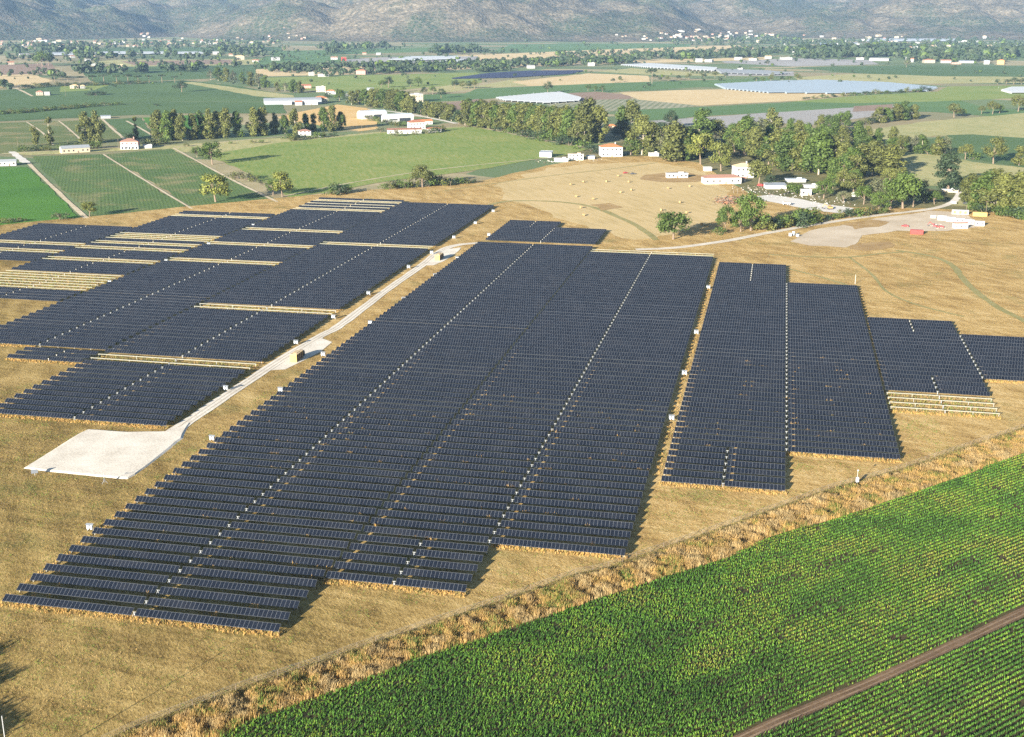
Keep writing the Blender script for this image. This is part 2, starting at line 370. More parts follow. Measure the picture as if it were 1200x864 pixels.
# the mown ground of the solar site runs on under and behind the camera's left
field([(-500, 330), (-200, 285), (0, 264), (75, 256.5), (150, 249.5), (250, 239), (330, 232), (420, 223.5), (500, 218.5), (565, 212), (640, 194), (700, 184), (760, 183), (820, 191), (850, 210), (880, 226),
       (960, 243), (1080, 244), (1200, 250), (1500, 262), (1900, 520), (1500, 864), (700, 1200), (-200, 1300), (-900, 800)], 'dry', 'ground', rough=1.5)
field([(575, 218), (640, 196), (720, 191), (770, 190), (830, 202), (860, 224), (845, 250), (800, 268), (745, 281), (690, 268), (610, 238)], 'hayfield', rough=7)
def verge(seed_col, name): return soil(name, seed_col, 1.5, .12, .03)
PM = {'lane': verge([(.33, .26, .17), (.46, .38, .26), (.55, .47, .34)], 'dusty_lane'), 'gravel': verge([(.44, .39, .32), (.57, .52, .44), (.66, .61, .53)], 'white_gravel'),
      'dirt': verge([(.085, .055, .032), (.135, .088, .052), (.19, .125, .078)], 'brown_dirt'), 'track': verge([(.17, .16, .06), (.25, .22, .09), (.33, .28, .13)], 'green_wheel_track'),
      'concrete': verge([(.46, .43, .38), (.54, .51, .46), (.60, .57, .52)], 'pale_concrete')}
for pts, wd, mt in [
 ([(30, 188), (62, 220), (101, 256)], 5, 'lane'), ([(14, 178), (22, 184), (31, 191)], 7, 'concrete'), ([(121, 181), (170, 212), (225, 245)], 2.6, 'lane'),
 ([(203, 174), (222, 184), (270, 210), (325, 237)], 3.5, 'lane'), ([(69, 142), (84, 154), (99, 168)], 3, 'lane'), ([(31, 143), (50, 156), (62, 170)], 3, 'lane'), ([(120, 140), (133, 152), (149, 166)], 4.5, 'lane'),
 ([(148, 142), (165, 151), (182, 161)], 4, 'lane'), ([(0, 181), (60, 177), (140, 173), (200, 171)], 4, 'lane'), ([(203, 173), (300, 163), (420, 153)], 4, 'lane'),
 ([(-20, 100), (15, 103), (38, 113)], 6, 'lane'), ([(330, 231), (420, 213), (520, 198), (640, 186), (700, 182)], 3, 'lane'), ([(520, 224), (640, 207), (720, 198), (770, 191)], 2, 'track'),
 ([(432, 128), (480, 134), (535, 145)], 7, 'concrete'), ([(540, 146), (620, 161), (700, 176)], 3, 'lane'),
 ([(900, 299), (960, 302), (995, 302), (1030, 298), (1060, 296)], 2.5, 'track'), ([(1050, 294), (1092, 301), (1115, 311), (1125, 323), (1142, 341), (1170, 361), (1215, 384)], 3.5, 'track'),
 ([(995, 302), (1020, 321), (1040, 343), (1075, 358), (1130, 372)], 1.6, 'track'), ([(925, 316), (960, 325), (1000, 337)], 2, 'track'),
 ([(300, 738), (500, 690), (1000, 560), (1200, 480)], .01, 'track'),
 ([(560, 245), (600, 236), (680, 240), (740, 262), (770, 282)], 4, 'track'),
]: 
    if wd > .1: ribbon(pts, wd * (.72 if mt == 'lane' else 1), PM[mt], jit=.16)
# gravel road through the site, with its aprons
field([(318, 434), (335, 423), (352, 405), (376, 396), (389, 401), (374, 413), (353, 424), (334, 433)], PM['gravel'], 'gravel_apron', rough=.8)
field([(497, 311), (518, 293), (540, 290), (532, 298), (520, 306), (508, 311)], PM['gravel'], 'gravel_apron', rough=.8)
ribbon([(193, 513), (240, 482), (322, 427), (375, 395), (400, 381), (450, 343), (495, 311), (514, 296), (535, 288), (566, 285)], 4.6, PM['gravel'], 'gravel_road', jit=.07)
ribbon([(745, 293), (790, 291), (850, 283), (900, 273.5), (960, 263), (1020, 254), (1080, 247), (1108, 241), (1122, 232), (1128, 214)], 5, PM['gravel'], 'gravel_road', jit=.06)
field([(925, 283), (960, 268), (1020, 257), (1090, 247), (1130, 250), (1155, 265), (1110, 271), (1050, 270), (1010, 276), (990, 290), (950, 288)], soil('sandy_yard', [(.36, .29, .20), (.46, .38, .28), (.55, .47, .36)], 1.2, .05, .02, weights=(.3, .4, .3)), 'gravel_yard', rough=4)
BRN = soil('brown_dead_grass', [(.20, .125, .05), (.31, .205, .09), (.40, .285, .14)], 1.2, .12, .03)
for q_ in [[(985, 263), (1020, 257), (1042, 260), (1030, 266), (1000, 269)], [(996, 292), (1012, 285), (1040, 283), (1043, 290), (1015, 294)], [(690, 240), (715, 238), (730, 243), (705, 247)], [(755, 205), (800, 200), (828, 206), (815, 213), (775, 213), (750, 210)]]: field(q_, BRN, 'ground', rough=4)
field([(862, 232), (905, 228), (960, 238), (1000, 244), (985, 250), (950, 246), (900, 236)], PM['concrete'], 'gravel_yard', rough=2)
RUT = soil('packed_gravel', [(.36, .31, .24), (.45, .39, .31), (.54, .48, .39)], 1.5, .12, .03)
for of in (-.85, .85):
    ribbon([(207, 506), (240, 482), (322, 427), (375, 395), (400, 381), (450, 343), (495, 311), (514, 296), (535, 288), (566, 285)], .5, RUT, 'gravel_road', jit=.35, off=of)
    ribbon([(745, 293), (790, 291), (850, 283), (900, 273.5), (960, 263), (1020, 254), (1080, 247), (1108, 241)], .55, RUT, 'gravel_road', jit=.35, off=of)
# raised gravel pad at the end of the road
P_PAD = P = [G(x, y)[:2] for x, y in [(31, 549), (104, 505), (150, 508), (196, 507), (222, 497), (212, 515), (150, 561)]]
mb = MB(); cxy = np.mean(P, 0); z = .50
P = rough_edge(P, .7, 3.0)
top = [(*p, z) for p in P]; low = [(*(np.array(p) + (np.array(p) - cxy) / np.linalg.norm(np.array(p) - cxy) * 1.1), .1) for p in P]
mb.quad(*top)
for i in range(len(P)): j = (i + 1) % len(P); mb.quad(low[i], low[j], top[j], top[i])
tag(mb.build('gravel_pad', PM['gravel']), kind='structure')

# foreground crop field with its dirt track
CROP_EDGE = [(255, 866), (300, 842), (395, 810), (487, 773), (600, 737), (740, 690), (850, 655), (900, 630), (995, 604), (1100, 568), (1210, 527)]
crop_poly = CROP_EDGE + [(1420, 470), (1420, 1050), (120, 1050)]
field(crop_poly, soil('crop_soil', [(.035, .034, .014), (.058, .05, .022), (.085, .066, .03)], 1.5, .1, .03), 'crop_soil', rough=1.2)
TRACK = [(820, 893), (895, 855), (1040, 793), (1200, 719), (1380, 640)]
ribbon(TRACK, 2.8, PM['dirt'], 'dirt_track', jit=.05)
for of in (-.6, .6): ribbon(TRACK, .4, soil('trodden_dirt', [(.15, .10, .062), (.20, .14, .088), (.26, .185, .12)], 1.5, .2, .05), 'dirt_track', jit=.3, off=of)

# ------------------------------------------------------------------ hills
def ground_h(X, Y):
    h = np.zeros_like(X)
    wob = 260 * (fbm(X / 900., Y / 900., 3) - .5)
    for cx, cy, rx, ry, A in [(-3000, 7350, 1330, 1850, 560), (-1300, 9400, 2600, 2900, 640), (-350, 7450, 1640, 1980, 640), (450, 7000, 780, 1500, 330), (2300, 9300, 2700, 3250, 600), (2500, 7300, 1500, 1500, 150)]:
        d = np.sqrt(((X + wob - cx) / rx) ** 2 + ((Y + wob * .6 - cy) / ry) ** 2)
        m = np.clip(1 - d, 0, 1); h = np.maximum(h, A * (m * 1.15 + .0) * np.minimum(1, m * 6 + .25))
    gul = np.abs(fbm(X / 330., Y / 500., 9) - .47) * 2
    spur = np.abs(fbm(X / 900. + .3, Y / 1500., 15, 2) - .37) * 3
    h = np.minimum(h, 190 + (h - 190) * .32) * (.52 + .5 * gul + .55 * spur) + np.minimum(h, 60) * (fbm(X / 90., Y / 90., 5) - .45) * .9
    return np.maximum(h, 0)
xs = np.arange(-3900, 3901, 26.); ys = np.concatenate([np.arange(5000, 7000, 22.), np.arange(7000, 10500, 60.)])
XX, YY = np.meshgrid(xs, ys); HH = ground_h(XX, YY); V = np.stack([XX.ravel(), YY.ravel(), HH.ravel() - .6], 1)
nx, ny = len(xs), len(ys); i = np.arange(nx * ny).reshape(ny, nx)
F = np.stack([i[:-1, :-1].ravel(), i[:-1, 1:].ravel(), i[1:, 1:].ravel(), i[1:, :-1].ravel()], 1)
keep = HH.ravel()[F].max(1) > .0
def hill_mat():
    m = NT('wooded_hillside', .95, .05)
    vo = m.n('ShaderNodeTexVoronoi'); vo.inputs['Scale'].default_value = 1 / 15.; m.l(m.pos(), vo.inputs['Vector'])
    tree = m.ramp(vo.outputs['Distance'], [(.25, 1.), (.62, 0.)])
    big, mid = m.noise(.0021, 3), m.noise(.011, 5, None, .7)
    sx = m.n('ShaderNodeSeparateXYZ'); m.l(m.pos(), sx.inputs[0])
    bare = m.math('ADD', m.math('MULTIPLY_ADD', big, 2.0, -.55), m.math('MULTIPLY', mid, .9))
    cover = m.ramp(bare, [(.80, 1.), (1.08, .15)])
    rock = m.ramp(m.noise(.035, 5, None, .75), [(.35, (.045, .042, .032)), (.55, (.115, .092, .063)), (.72, (.23, .20, .155))])
    grn = m.ramp(mid, [(.35, (.012, .026, .011)), (.65, (.032, .052, .020))])
    f = m.math('MULTIPLY', m.math('MULTIPLY_ADD', tree, .6, .4), cover)
    m.base(m.mix(f, rock, grn)); m.bump(tree, 3.0, .7); return m.m
o = link('hills', big_mesh('hills', V, F[keep], [hill_mat()])); tag(o, kind='structure')
o.data.polygons.foreach_set('use_smooth', np.ones(keep.sum(), bool))

# ------------------------------------------------------------------ haze between the plain and the hills
hb = MB(); hb.box((0, 4800, -1), (9400, 11200, 380))
hm = bpy.data.materials.new('haze'); hm.use_nodes = True; t = hm.node_tree; t.nodes.remove(t.nodes['Principled BSDF'])
pv = t.nodes.new('ShaderNodeVolumePrincipled'); pv.inputs['Color'].default_value = (.42, .66, 1.0, 1); pv.inputs['Density'].default_value = HAZE
pv.inputs['Anisotropy'].default_value = 0.0; pv.inputs['Density Attribute'].default_value = ''; pv.inputs['Color Attribute'].default_value = ''; pv.inputs['Temperature Attribute'].default_value = ''; hm.cycles.homogeneous_volume = True
t.links.new(pv.outputs[0], t.nodes['Material Output'].inputs['Volume'])
tag(hb.build('haze', hm), kind='stuff')

# ------------------------------------------------------------------ solar trackers
PITCHW, CHORD, TILT, TUBE_Z, MODW = 5.44, 1.97, 30.0, 1.28, 1.02
def module_mat():
    m = NT('solar_modules', .22, .5)
    uv = m.n('ShaderNodeUVMap'); sx = m.n('ShaderNodeSeparateXYZ'); m.l(uv.outputs[0], sx.inputs[0])
    fu, fv = m.math('FRACT', sx.outputs[0]), sx.outputs[1]
    du = m.math('ABSOLUTE', m.math('SUBTRACT', fu, .5)); dv = m.math('ABSOLUTE', m.math('SUBTRACT', fv, .5))
    fr = m.math('MAXIMUM', m.math('GREATER_THAN', du, .480), m.math('GREATER_THAN', dv, .482))
    oi = m.n('ShaderNodeObjectInfo')
    cb = m.n('ShaderNodeCombineXYZ'); m.l(m.math('FLOOR', sx.outputs[0]), cb.inputs[0]); m.l(m.math('MULTIPLY', oi.outputs['Random'], 97.), cb.inputs[1])
    wn = m.n('ShaderNodeTexWhiteNoise'); wn.noise_dimensions = '2D'; m.l(cb.outputs[0], wn.inputs['Vector'])
    cell = m.mix(wn.outputs['Value'], (.0064, .0083, .0135), (.0084, .0108, .0172))
    cell = m.mix(m.math('MULTIPLY', m.ramp(m.noise(.12, 4), [(.5, 0.), (.75, 1.)]), .5), cell, (.020, .021, .026))     # dust
    m.base(m.mix(fr, cell, (.13, .14, .155)))
    m.l(m.math('MULTIPLY_ADD', fr, .3, .2), m.b.inputs['Roughness'])
    return m.m
M['module'] = module_mat()
M['frame'] = plain('module_frame', (.055, .06, .068), .5, .4)
M['rail'] = plain('zinc_rail', (.24, .24, .19), .6, .4)
M['tube'] = plain('galvanized_tube', (.26, .26, .23), .55, .4, .2)
def bank_mesh(name, length):
    """one wing of a tracker: a flat table of framed modules along +x, hinged on its torque tube"""
    n = max(1, round(length / MODW)); t = .04; y = CHORD / 2
    v = [(0, -y, .08), (length, -y, .08), (length, y, .08), (0, y, .08)]; v += [(a, b, c + t) for a, b, c in v]
    F = np.array([[4, 5, 6, 7], [3, 2, 1, 0], [0, 1, 5, 4], [1, 2, 6, 5], [2, 3, 7, 6], [3, 0, 4, 7]])
    uv = np.zeros((24, 2)); uv[:4] = [(0, 0), (n, 0), (n, 1), (0, 1)]
    mi = np.array([0, 1, 1, 1, 1, 1])
    return big_mesh(name, np.array(v), F, [M['module'], M['frame']], mi, uv)
_bank = {}
def bank(length):
    k = round(length, 2)
    if k not in _bank: _bank[k] = bank_mesh('panel_bank', k)
    return _bank[k]
_tube = {}
def tube(length):
    k = round(length, 2)
    if k not in _tube: _tube[k] = MB().box((0, 0, -.07), (k, .11, .11)).mesh('torque_tube', M['tube'])
    return _tube[k]
def purlins(length):
    """the bare cross rails of a wing without modules"""
    k = ('p', round(length, 2))
    if k not in _tube:
        mb = MB(); x = .5
        while x < length: mb.box((x, 0, .07), (.06, .36, .05)); x += MODW * 2
        mb.box((length / 2, .16, .1), (length, .05, .05)); mb.box((length / 2, -.16, .1), (length, .05, .05))
        _tube[k] = mb.mesh('mounting_rail', M['rail'])
    return _tube[k]
dm = MB(); dm.box((0, 0, 0), (.2, .2, 1.15)); dm.box((0, 0, 1.12), (.28, .28, .24)); dm.tube((0, -.28, 1.2), (0, -.95, .75), .09); dm.box((.05, .3, .6), (.3, .2, .3))
DRIVE = dm.mesh('drive_unit', plain('weathered_drive', (.25, .26, .27), .6, .3))
POST = MB().box((0, 0, 0), (.14, .10, TUBE_Z - .05)).mesh('support_post', M['tube'])

# blocks: u of the left end, drive, right end; w of the first and last row; the rows without modules
BLOCKS = [
 ('long lane block left of the middle', 'A', -166.6, -134.0, -99.5, 220.0, 84, ()),
 ('small block at the far end of the gravel road', 'At', -164.8, -132.0, -99.6, 685.0, 9, ()),
 ('short topmost rows past the gravel road end', 'Au', -164.8, -148.0, -131.6, 733.6, 4, ()),
 ('short front rows of the middle block', 'Bs', -98.75, -82.0, -64.6, 246.8, 5, ()),
 ('long lane block right of the middle', 'B', -98.75, -65.4, -31.0, 274.0, 73, (71, 72)),
 ('short front rows of the right block', 'Cs', -27.0, -9.6, 7.6, 325.6, 6, ()),
 ('right block', 'C', -27.0, 8.0, 41.3, 358.2, 45, ()),
 ('short back rows of the right block', 'Ct', -27.0, -9.6, 7.6, 603.2, 8, ()),
 ('front rows of the rightmost block', 'Es', 42.3, 60.0, 77.3, 407.7, 8, (0, 1, 2, 3)),
 ('rightmost block', 'E', 42.3, 78.0, 112.5, 451.2, 12, ()),
 ('short back rows of the rightmost block', 'Et', 42.3, 60.0, 77.3, 516.6, 4, ()),
 ('block left of the gravel road', 'L', -254.6, -221.6, -188.6, 339.5, 87, (12, 13, 28, 29, 57, 58)),
 ('front rows of the stepped block at the left edge', 'Ms', -287.6, -270.0, -255.6, 400.5, 3, ()),
 ('stepped block at the left edge', 'M', -319.0, -285.6, -255.6, 419.0, 74, (31, 32, 40, 41, 49, 50, 64, 65, 67, 69, 71, 72)),
 ('far left block', 'F', -386.0, -352.5, -320.6, 490.0, 47, (4, 5, 6, 7, 8, 9, 10, 16, 17, 22, 23, 25, 26, 28, 29, 30, 31, 43, 44)),
 ('outermost block at the far left', 'FF', -452.0, -418.5, -387.0, 571.5, 20, (4, 5, 8, 9)),
]
PLACE = {'A': 'in the block right of the gravel road', 'At': 'in the small block past the road', 'Au': 'of the short rows past the road', 'Bs': 'of the short middle block front',
         'B': 'in the long block left of the lane', 'Cs': 'of the short rows right of the lane', 'C': 'in the block right of the lane', 'Ct': 'of the short rows behind the right block',
         'Es': 'in the narrow front of the rightmost block', 'E': 'across the rightmost block', 'Et': 'of the short rows behind the rightmost block', 'L': 'in the block left of the gravel road',
         'Ms': 'before the stepped block at the left edge', 'M': 'in the stepped block at the left edge', 'F': 'in the far left block', 'FF': 'in the outermost far left block'}
allrows = []
for desc, key, u0, um, u1, w0, n, bare in BLOCKS:
    for k in range(n):
        wv = w0 + k * PITCHW; c = UW(um, wv); d2 = c[0] ** 2 + c[1] ** 2 + CAM_H ** 2
        px = 600 + FPX * c[0] / (c[1] * CP + CAM_H * SP); seen = 1.0
        zc = c[1] * CP + CAM_H * SP
        xl = 600 + FPX * UW(u0, wv)[0] / zc; xr = 600 + FPX * UW(u1, wv)[0] / zc
        vis = max(0, min(1200, xr) - max(0, xl)) / (xr - xl + 1e-6)
        area = (u1 - u0) * vis / d2
        if vis > 0.02: allrows.append([area, key, k, u0, um, u1, wv, n, k in bare])
allrows.sort(key=lambda r: -r[0])
near, far = allrows[:300], allrows[300:]
dev = {}
def roll(key, k):
    if (key, k) not in dev: dev[(key, k)] = rnd.gauss(0, 1.9)
    return dev[(key, k)]
for i, (area, key, k, u0, um, u1, wv, n, bare) in enumerate(near):
    c = UW(um, wv)
    where = PLACE[key]
    if n > 1: 
        from_back = key in ('At', 'Au', 'Ct', 'Et')
        pos = f"{ordinal(n - k)} row from the back" if from_back else (f"{ordinal(k + 1)} row from the front" if k else 'front row')
    lb = (f"bare tracker rails, {pos} {where}" if bare else f"dark panel tracker, {pos} {where}")
    t = thing('solar_tracker', lb, 'solar tracker', (*c, GZ), -GAP, 'solar trackers in rows')
    ang = R(TILT + roll(key, k)) if not bare else R(4)
    la, lb_ = um - u0 - .45, u1 - um - .45
    tb = link('torque_tube', tube(u1 - u0), t, ((u0 + u1) / 2 - um, 0, TUBE_Z)); tb.rotation_euler.x = ang
    for L, x in ((la, -.45 - la), (lb_, .45)):
        if bare: b = link('mounting_rail', purlins(L), t, (x, 0, TUBE_Z))
        else: b = link('panel_bank', bank(L), t, (x, 0, TUBE_Z)); 
        b.rotation_euler.x = ang + (R(rnd.gauss(0, .35)) if not bare else 0)
    link('drive_unit', DRIVE, t, (0, 0, 0))
    if k == 0 or bare:
        xx = [x for s, L in ((-1, la), (1, lb_)) for x in [s * (.7 + (L - .5) * q) for q in ((.25, .5, .75, 1) if k == 0 and L > 18 else (.5, 1))]]
    elif i < 150: xx = [-(la + .2), lb_ + .2]
    else: xx = []
    for x in xx: link('support_post', POST, t, (x, 0, 0))
# the rest, farther off, as one mass
V, F, MI, UV = [], [], [], []; nv = 0
def add_box(cx, cy, cz, ux, uy, half, mi, n=0, top=None):
    pass
for area, key, k, u0, um, u1, wv, n, bare in far:
    a = R(TILT + roll(key, k)) if not bare else R(4); ca, sa = math.cos(a), math.sin(a)
    for x0, x1 in ((u0, um - .45), (um + .45, u1)):
        for (y0, y1, zz, tt, mt) in ([(-CHORD / 2, CHORD / 2, .08, .04, 0)] if not bare else [(-.2, -.15, .1, .05, 3), (.15, .2, .1, .05, 3), (-.055, .055, -.055, .11, 3)]):
            q = []
            for z in (zz, zz + tt):
                for x, y in ((x0, y0), (x1, y0), (x1, y1), (x0, y1)):
                    p = UW(x, wv + y * ca - z * sa); q.append((*p, GZ + TUBE_Z + y * sa + z * ca))
            V += q; F += [[nv + j for j in f] for f in ([4, 5, 6, 7], [3, 2, 1, 0], [0, 1, 5, 4], [1, 2, 6, 5], [2, 3, 7, 6], [3, 0, 4, 7])]
            MI += [mt if mt else 0] + [1 if not mt else 3] * 5; nn = round((x1 - x0) / MODW)
            s0 = rnd.randrange(0, 900) * 40
            UV += [(s0, 0), (s0 + nn, 0), (s0 + nn, 1), (s0, 1)] + [(.5, .5)] * 20; nv += 8
    for hx, hz, b0 in ((.08, 1.1, 0), (.14, .25, 1.12)):
        q = [(*UW(um + sx_ * hx, wv + sy_ * hx), GZ + b0 + z) for z in (0, hz) for sx_, sy_ in ((-1, -1), (1, -1), (1, 1), (-1, 1))]
        V += q; F += [[nv + j for j in f] for f in ([4, 5, 6, 7], [3, 2, 1, 0], [0, 1, 5, 4], [1, 2, 6, 5], [2, 3, 7, 6], [3, 0, 4, 7])]; MI += [2] * 6; UV += [(.5, .5)] * 24; nv += 8
o = link('distant_solar_trackers', big_mesh('distant_solar_trackers', np.array(V), np.array(F), [M['module'], M['frame'], M['grey'], M['rail']], np.array(MI), np.array(UV)))
tag(o, 'far rows of dark blue solar trackers beyond the nearer blocks', 'solar trackers', kind='stuff')
print('trackers', len(near), len(far))

# inverter racks along the block edges
def inverter(px, py, label):
    t = thing('inverter_rack', label, 'inverter', G(px, py, GZ), -GAP + rnd.uniform(-.1, .1), 'inverter cabinets along the block edges')
    if 'r' not in _tube:
        mb = MB()
        for x in (-.8, .8): mb.box((x, 0, 0), (.1, .1, 1.9))
        mb.box((0, 0, 1.72), (2.0, .1, .1)); mb.box((0, 0, .7), (2.0, .1, .1)); _tube['r'] = mb.mesh('rack', M['steel'])
        _tube['c'] = MB().box((0, -.28, .75), (.62, .36, .85)).box((0, -.28, .5), (.45, .26, .25)).mesh('cabinet', M['cab_white'])
        _tube['h'] = MB().quad((-1.0, -.6, 1.86), (1.0, -.6, 1.86), (1.0, .2, 2.0), (-1.0, .2, 2.0)).quad((-1.0, .2, 1.96), (1.0, .2, 1.96), (1.0, -.6, 1.82), (-1.0, -.6, 1.82)).mesh('sun_roof', M['sheet'])
    link('rack', _tube['r'], t); link('sun_roof', _tube['h'], t)
    for x in (-.45, .45): link('cabinet', _tube['c'], t, (x, 0, 0))
L1 = [(106, 622), (249, 517), (329, 460), (379, 418), (434, 381), (473, 353), (510, 325), (536, 305), (573, 277)]
for i, p in enumerate(L1): inverter(*p, f"white inverter cabinets on the right verge of the gravel road, {ordinal(i + 1) + ' from the front' if i else 'nearest the camera'}")
L2 = [(265, 458), (347, 404), (391, 374), (432, 346), (479, 315), (506, 298), (532, 280), (557, 263), (578, 249)]
for i, p in enumerate(L2): inverter(*p, f"white inverter cabinets left of the gravel road, {ordinal(i + 1) + ' from the front' if i else 'nearest the camera'} beside the block shadow")
L3 = [(787, 493), (802, 440), (816, 392), (830, 339)]
for i, p in enumerate(L3): inverter(*p, f"white inverter cabinets in the dark lane between middle and right blocks, {ordinal(i + 1)} from the front")
L4 = [(129, 333), (195, 308), (245, 288), (297, 266)]
for i, p in enumerate(L4): inverter(*p, f"white inverter cabinets in the wide shadow lane at far left, {ordinal(i + 1)} from the front")

# ------------------------------------------------------------------ trees
def rand_unit(n):
    v = rng.normal(size=(n, 3)); return v / np.linalg.norm(v, axis=1)[:, None]
def leaf_quads(C, Nrm, size):
    """leaf sprays: one bent quad pair per centre"""
    n = len(C); t = np.cross(Nrm, rand_unit(n)); t /= np.linalg.norm(t, axis=1)[:, None] + 1e-9; b = np.cross(Nrm, t)
    s = (size * rng.uniform(.6, 1.35, n))[:, None]; a = s * rng.uniform(.55, 1., n)[:, None]
    V = np.stack([C - t * s - b * a * .5, C + t * s * .2 - b * a, C + t * s + b * a * .4, C - t * s * .3 + b * a], 1).reshape(-1, 3)
    return V, np.arange(4 * n).reshape(n, 4)
def clumps_for(kind):
    L = []
    if kind == 'eucalyptus':            # tall, several ascending plumes, gaps between them, height 25
        for k in range(rnd.randint(24, 30)):
            z = rnd.uniform(2.2, 23.3); t = (z - 2.2) / 21.5; rr = 5.0 * math.sin(math.pi * min(1, .3 + .7 * t)) ** .6 * math.sqrt(rnd.random()); a = rnd.uniform(0, 6.3)
            L.append((rr * math.cos(a), rr * math.sin(a), z, rnd.uniform(1.4, 2.7), 1.3))
    elif kind == 'slim':
        for k in range(rnd.randint(13, 16)):
            z = rnd.uniform(2, 23.5); rr = 2.2 * rnd.random(); a = rnd.uniform(0, 6.3); L.append((rr * math.cos(a), rr * math.sin(a), z, rnd.uniform(1.2, 2.3), 1.3))
    elif kind == 'broad':               # rounded, height 12
        for k in range(24):
            a = rnd.uniform(0, 6.3); e = rnd.uniform(-.45, 1); rr = rnd.uniform(.5, 1) * 4.6 * math.sqrt(1 - min(1, e * e) * .9)
            L.append((rr * math.cos(a), rr * math.sin(a), 6.6 + e * 4.4, rnd.uniform(1.2, 2.2), .85))
    elif kind == 'cone':                # dense dark crown wider at the base, height 18
        for k in range(34):
            z = rnd.uniform(2, 17); rr = (1 - (z / 18.5) ** 1.6) * 6.0 * rnd.uniform(.4, 1) + .2; a = rnd.uniform(0, 6.3); L.append((rr * math.cos(a), rr * math.sin(a), z, rnd.uniform(1.3, 2.3), .9))
    elif kind == 'bush':                # height 4
        for k in range(11):
            a = rnd.uniform(0, 6.3); rr = 2.1 * math.sqrt(rnd.random()); L.append((rr * math.cos(a), rr * math.sin(a), rnd.uniform(.8, 3.2) * (1 - .12 * rr), rnd.uniform(.7, 1.25), .9))
    elif kind == 'pine':                # umbrella pine, height 12
        for k in range(13):
            a = rnd.uniform(0, 6.3); rr = 3.6 * math.sqrt(rnd.random()); L.append((rr * math.cos(a), rr * math.sin(a), 10.3 - .06 * rr * rr + rnd.uniform(-.3, .4), rnd.uniform(1., 1.6), .6))
    return L
HT = {'eucalyptus': 25., 'slim': 25., 'broad': 12., 'cone': 18.5, 'bush': 4., 'pine': 12.}
def tree_meshes(kind, leaves, ls):
    L = clumps_for(kind); H = HT[kind]; mb = MB()
    r0 = {'eucalyptus': .30, 'slim': .28, 'broad': .32, 'cone': .4, 'bush': .07, 'pine': .3}[kind]
    lean = rnd.uniform(-.6, .6), rnd.uniform(-.6, .6)
    if kind == 'bush':
        for k in range(5): c = rnd.choice(L); mb.tube((rnd.uniform(-.25, .25), rnd.uniform(-.25, .25), -.3), c[:3], .07, .03, 5, False)
    else:
        hb = {'eucalyptus': .5, 'slim': .72, 'broad': .38, 'cone': .6, 'pine': .72}[kind] * H
        pts = [(0, 0, -.5), (lean[0] * .4, lean[1] * .4, hb * .5), (lean[0], lean[1], hb)]
        mb.tube(pts[0], pts[1], r0 * 1.15, r0 * .85, 7, False); mb.tube(pts[1], pts[2], r0 * .85, r0 * .55, 7, False)
        for k, c in enumerate(sorted(L, key=lambda c: rnd.random())[:9]):
            f = rnd.uniform(.5, 1); s = np.array(pts[1]) * (1 - f) + np.array(pts[2]) * f
            if kind == 'pine': s = np.array(pts[2])
            mid = (s + np.array(c[:3])) / 2 + np.array((0, 0, .04 * H)) * (1 if kind != 'pine' else -.5)
            mb.tube(s, mid, r0 * .42, r0 * .28, 5, False); mb.tube(mid, c[:3], r0 * .28, r0 * .1, 5, False)
    w = np.array([c[3] ** 2 for c in L]); w = w / w.sum(); idx = rng.choice(len(L), leaves, p=w)
    Cc = np.array([c[:3] for c in L])[idx]; rr = np.array([c[3] for c in L])[idx]; st = np.array([c[4] for c in L])[idx]
    d = rand_unit(leaves); rad = rr * rng.uniform(.12, 1.3, leaves) ** .75
    P = Cc + d * rad[:, None] * np.stack([np.ones(leaves), np.ones(leaves), st], 1)
    P[:, 2] = np.maximum(P[:, 2], .15)
    N = d + rand_unit(leaves) * .75; N /= np.linalg.norm(N, axis=1)[:, None]
    V, F = leaf_quads(P, N, ls)
    return mb, V, F
TREES = {}
def variants(kind, mat, bark, n, leaves, ls):
    key = (kind, mat); TREES[key] = []
    for k in range(n):
        mb, V, F = tree_meshes(kind, leaves, ls)
        tm = mb.mesh('trunk', M[bark]); cm = big_mesh('crown', V, F, [LF[mat]])
        # one mesh of both, for the trees too far off to show parts
        tv = np.array(mb.v); tf = np.array([f if len(f) == 4 else (*f, f[-1]) for f in mb.f])
        jm = big_mesh('far_tree', np.concatenate([tv, V[: 4 * (leaves // 2)]]), np.concatenate([tf, F[: leaves // 2] + len(tv)]), [M[bark], LF[mat]], np.concatenate([np.zeros(len(tf), int), np.ones(leaves // 2, int)]))
        TREES[key].append((tm, cm, jm))
for kind, mat, bark, n, leaves, ls in [('eucalyptus', 'olive', 'trunk', 5, 4600, .52), ('eucalyptus', 'green', 'trunk', 3, 4600, .52), ('eucalyptus', 'grey', 'trunk', 2, 2200, .42), ('slim', 'olive', 'trunk', 3, 2400, .42),
                                       ('broad', 'green', 'bark', 3, 2600, .30), ('broad', 'yellow', 'bark', 2, 2600, .30), ('broad', 'olive', 'bark', 3, 2600, .30), ('broad', 'dark', 'bark', 2, 2400, .32), ('broad', 'grey', 'bark', 1, 2000, .28),
                                       ('cone', 'dark', 'bark', 1, 5200, .36), ('bush', 'green', 'bark', 3, 800, .20), ('bush', 'olive', 'bark', 2, 800, .20), ('bush', 'dark', 'bark', 2, 800, .2), ('bush', 'grey', 'bark', 1, 700, .2),
                                       ('pine', 'pine', 'bark', 3, 900, .40)]:
    variants(kind, mat, bark, n, leaves, ls)
NAMES = {'eucalyptus': 'eucalyptus_tree', 'slim': 'eucalyptus_tree', 'broad': 'broadleaf_tree', 'cone': 'evergreen_tree', 'bush': 'bush', 'pine': 'umbrella_pine'}
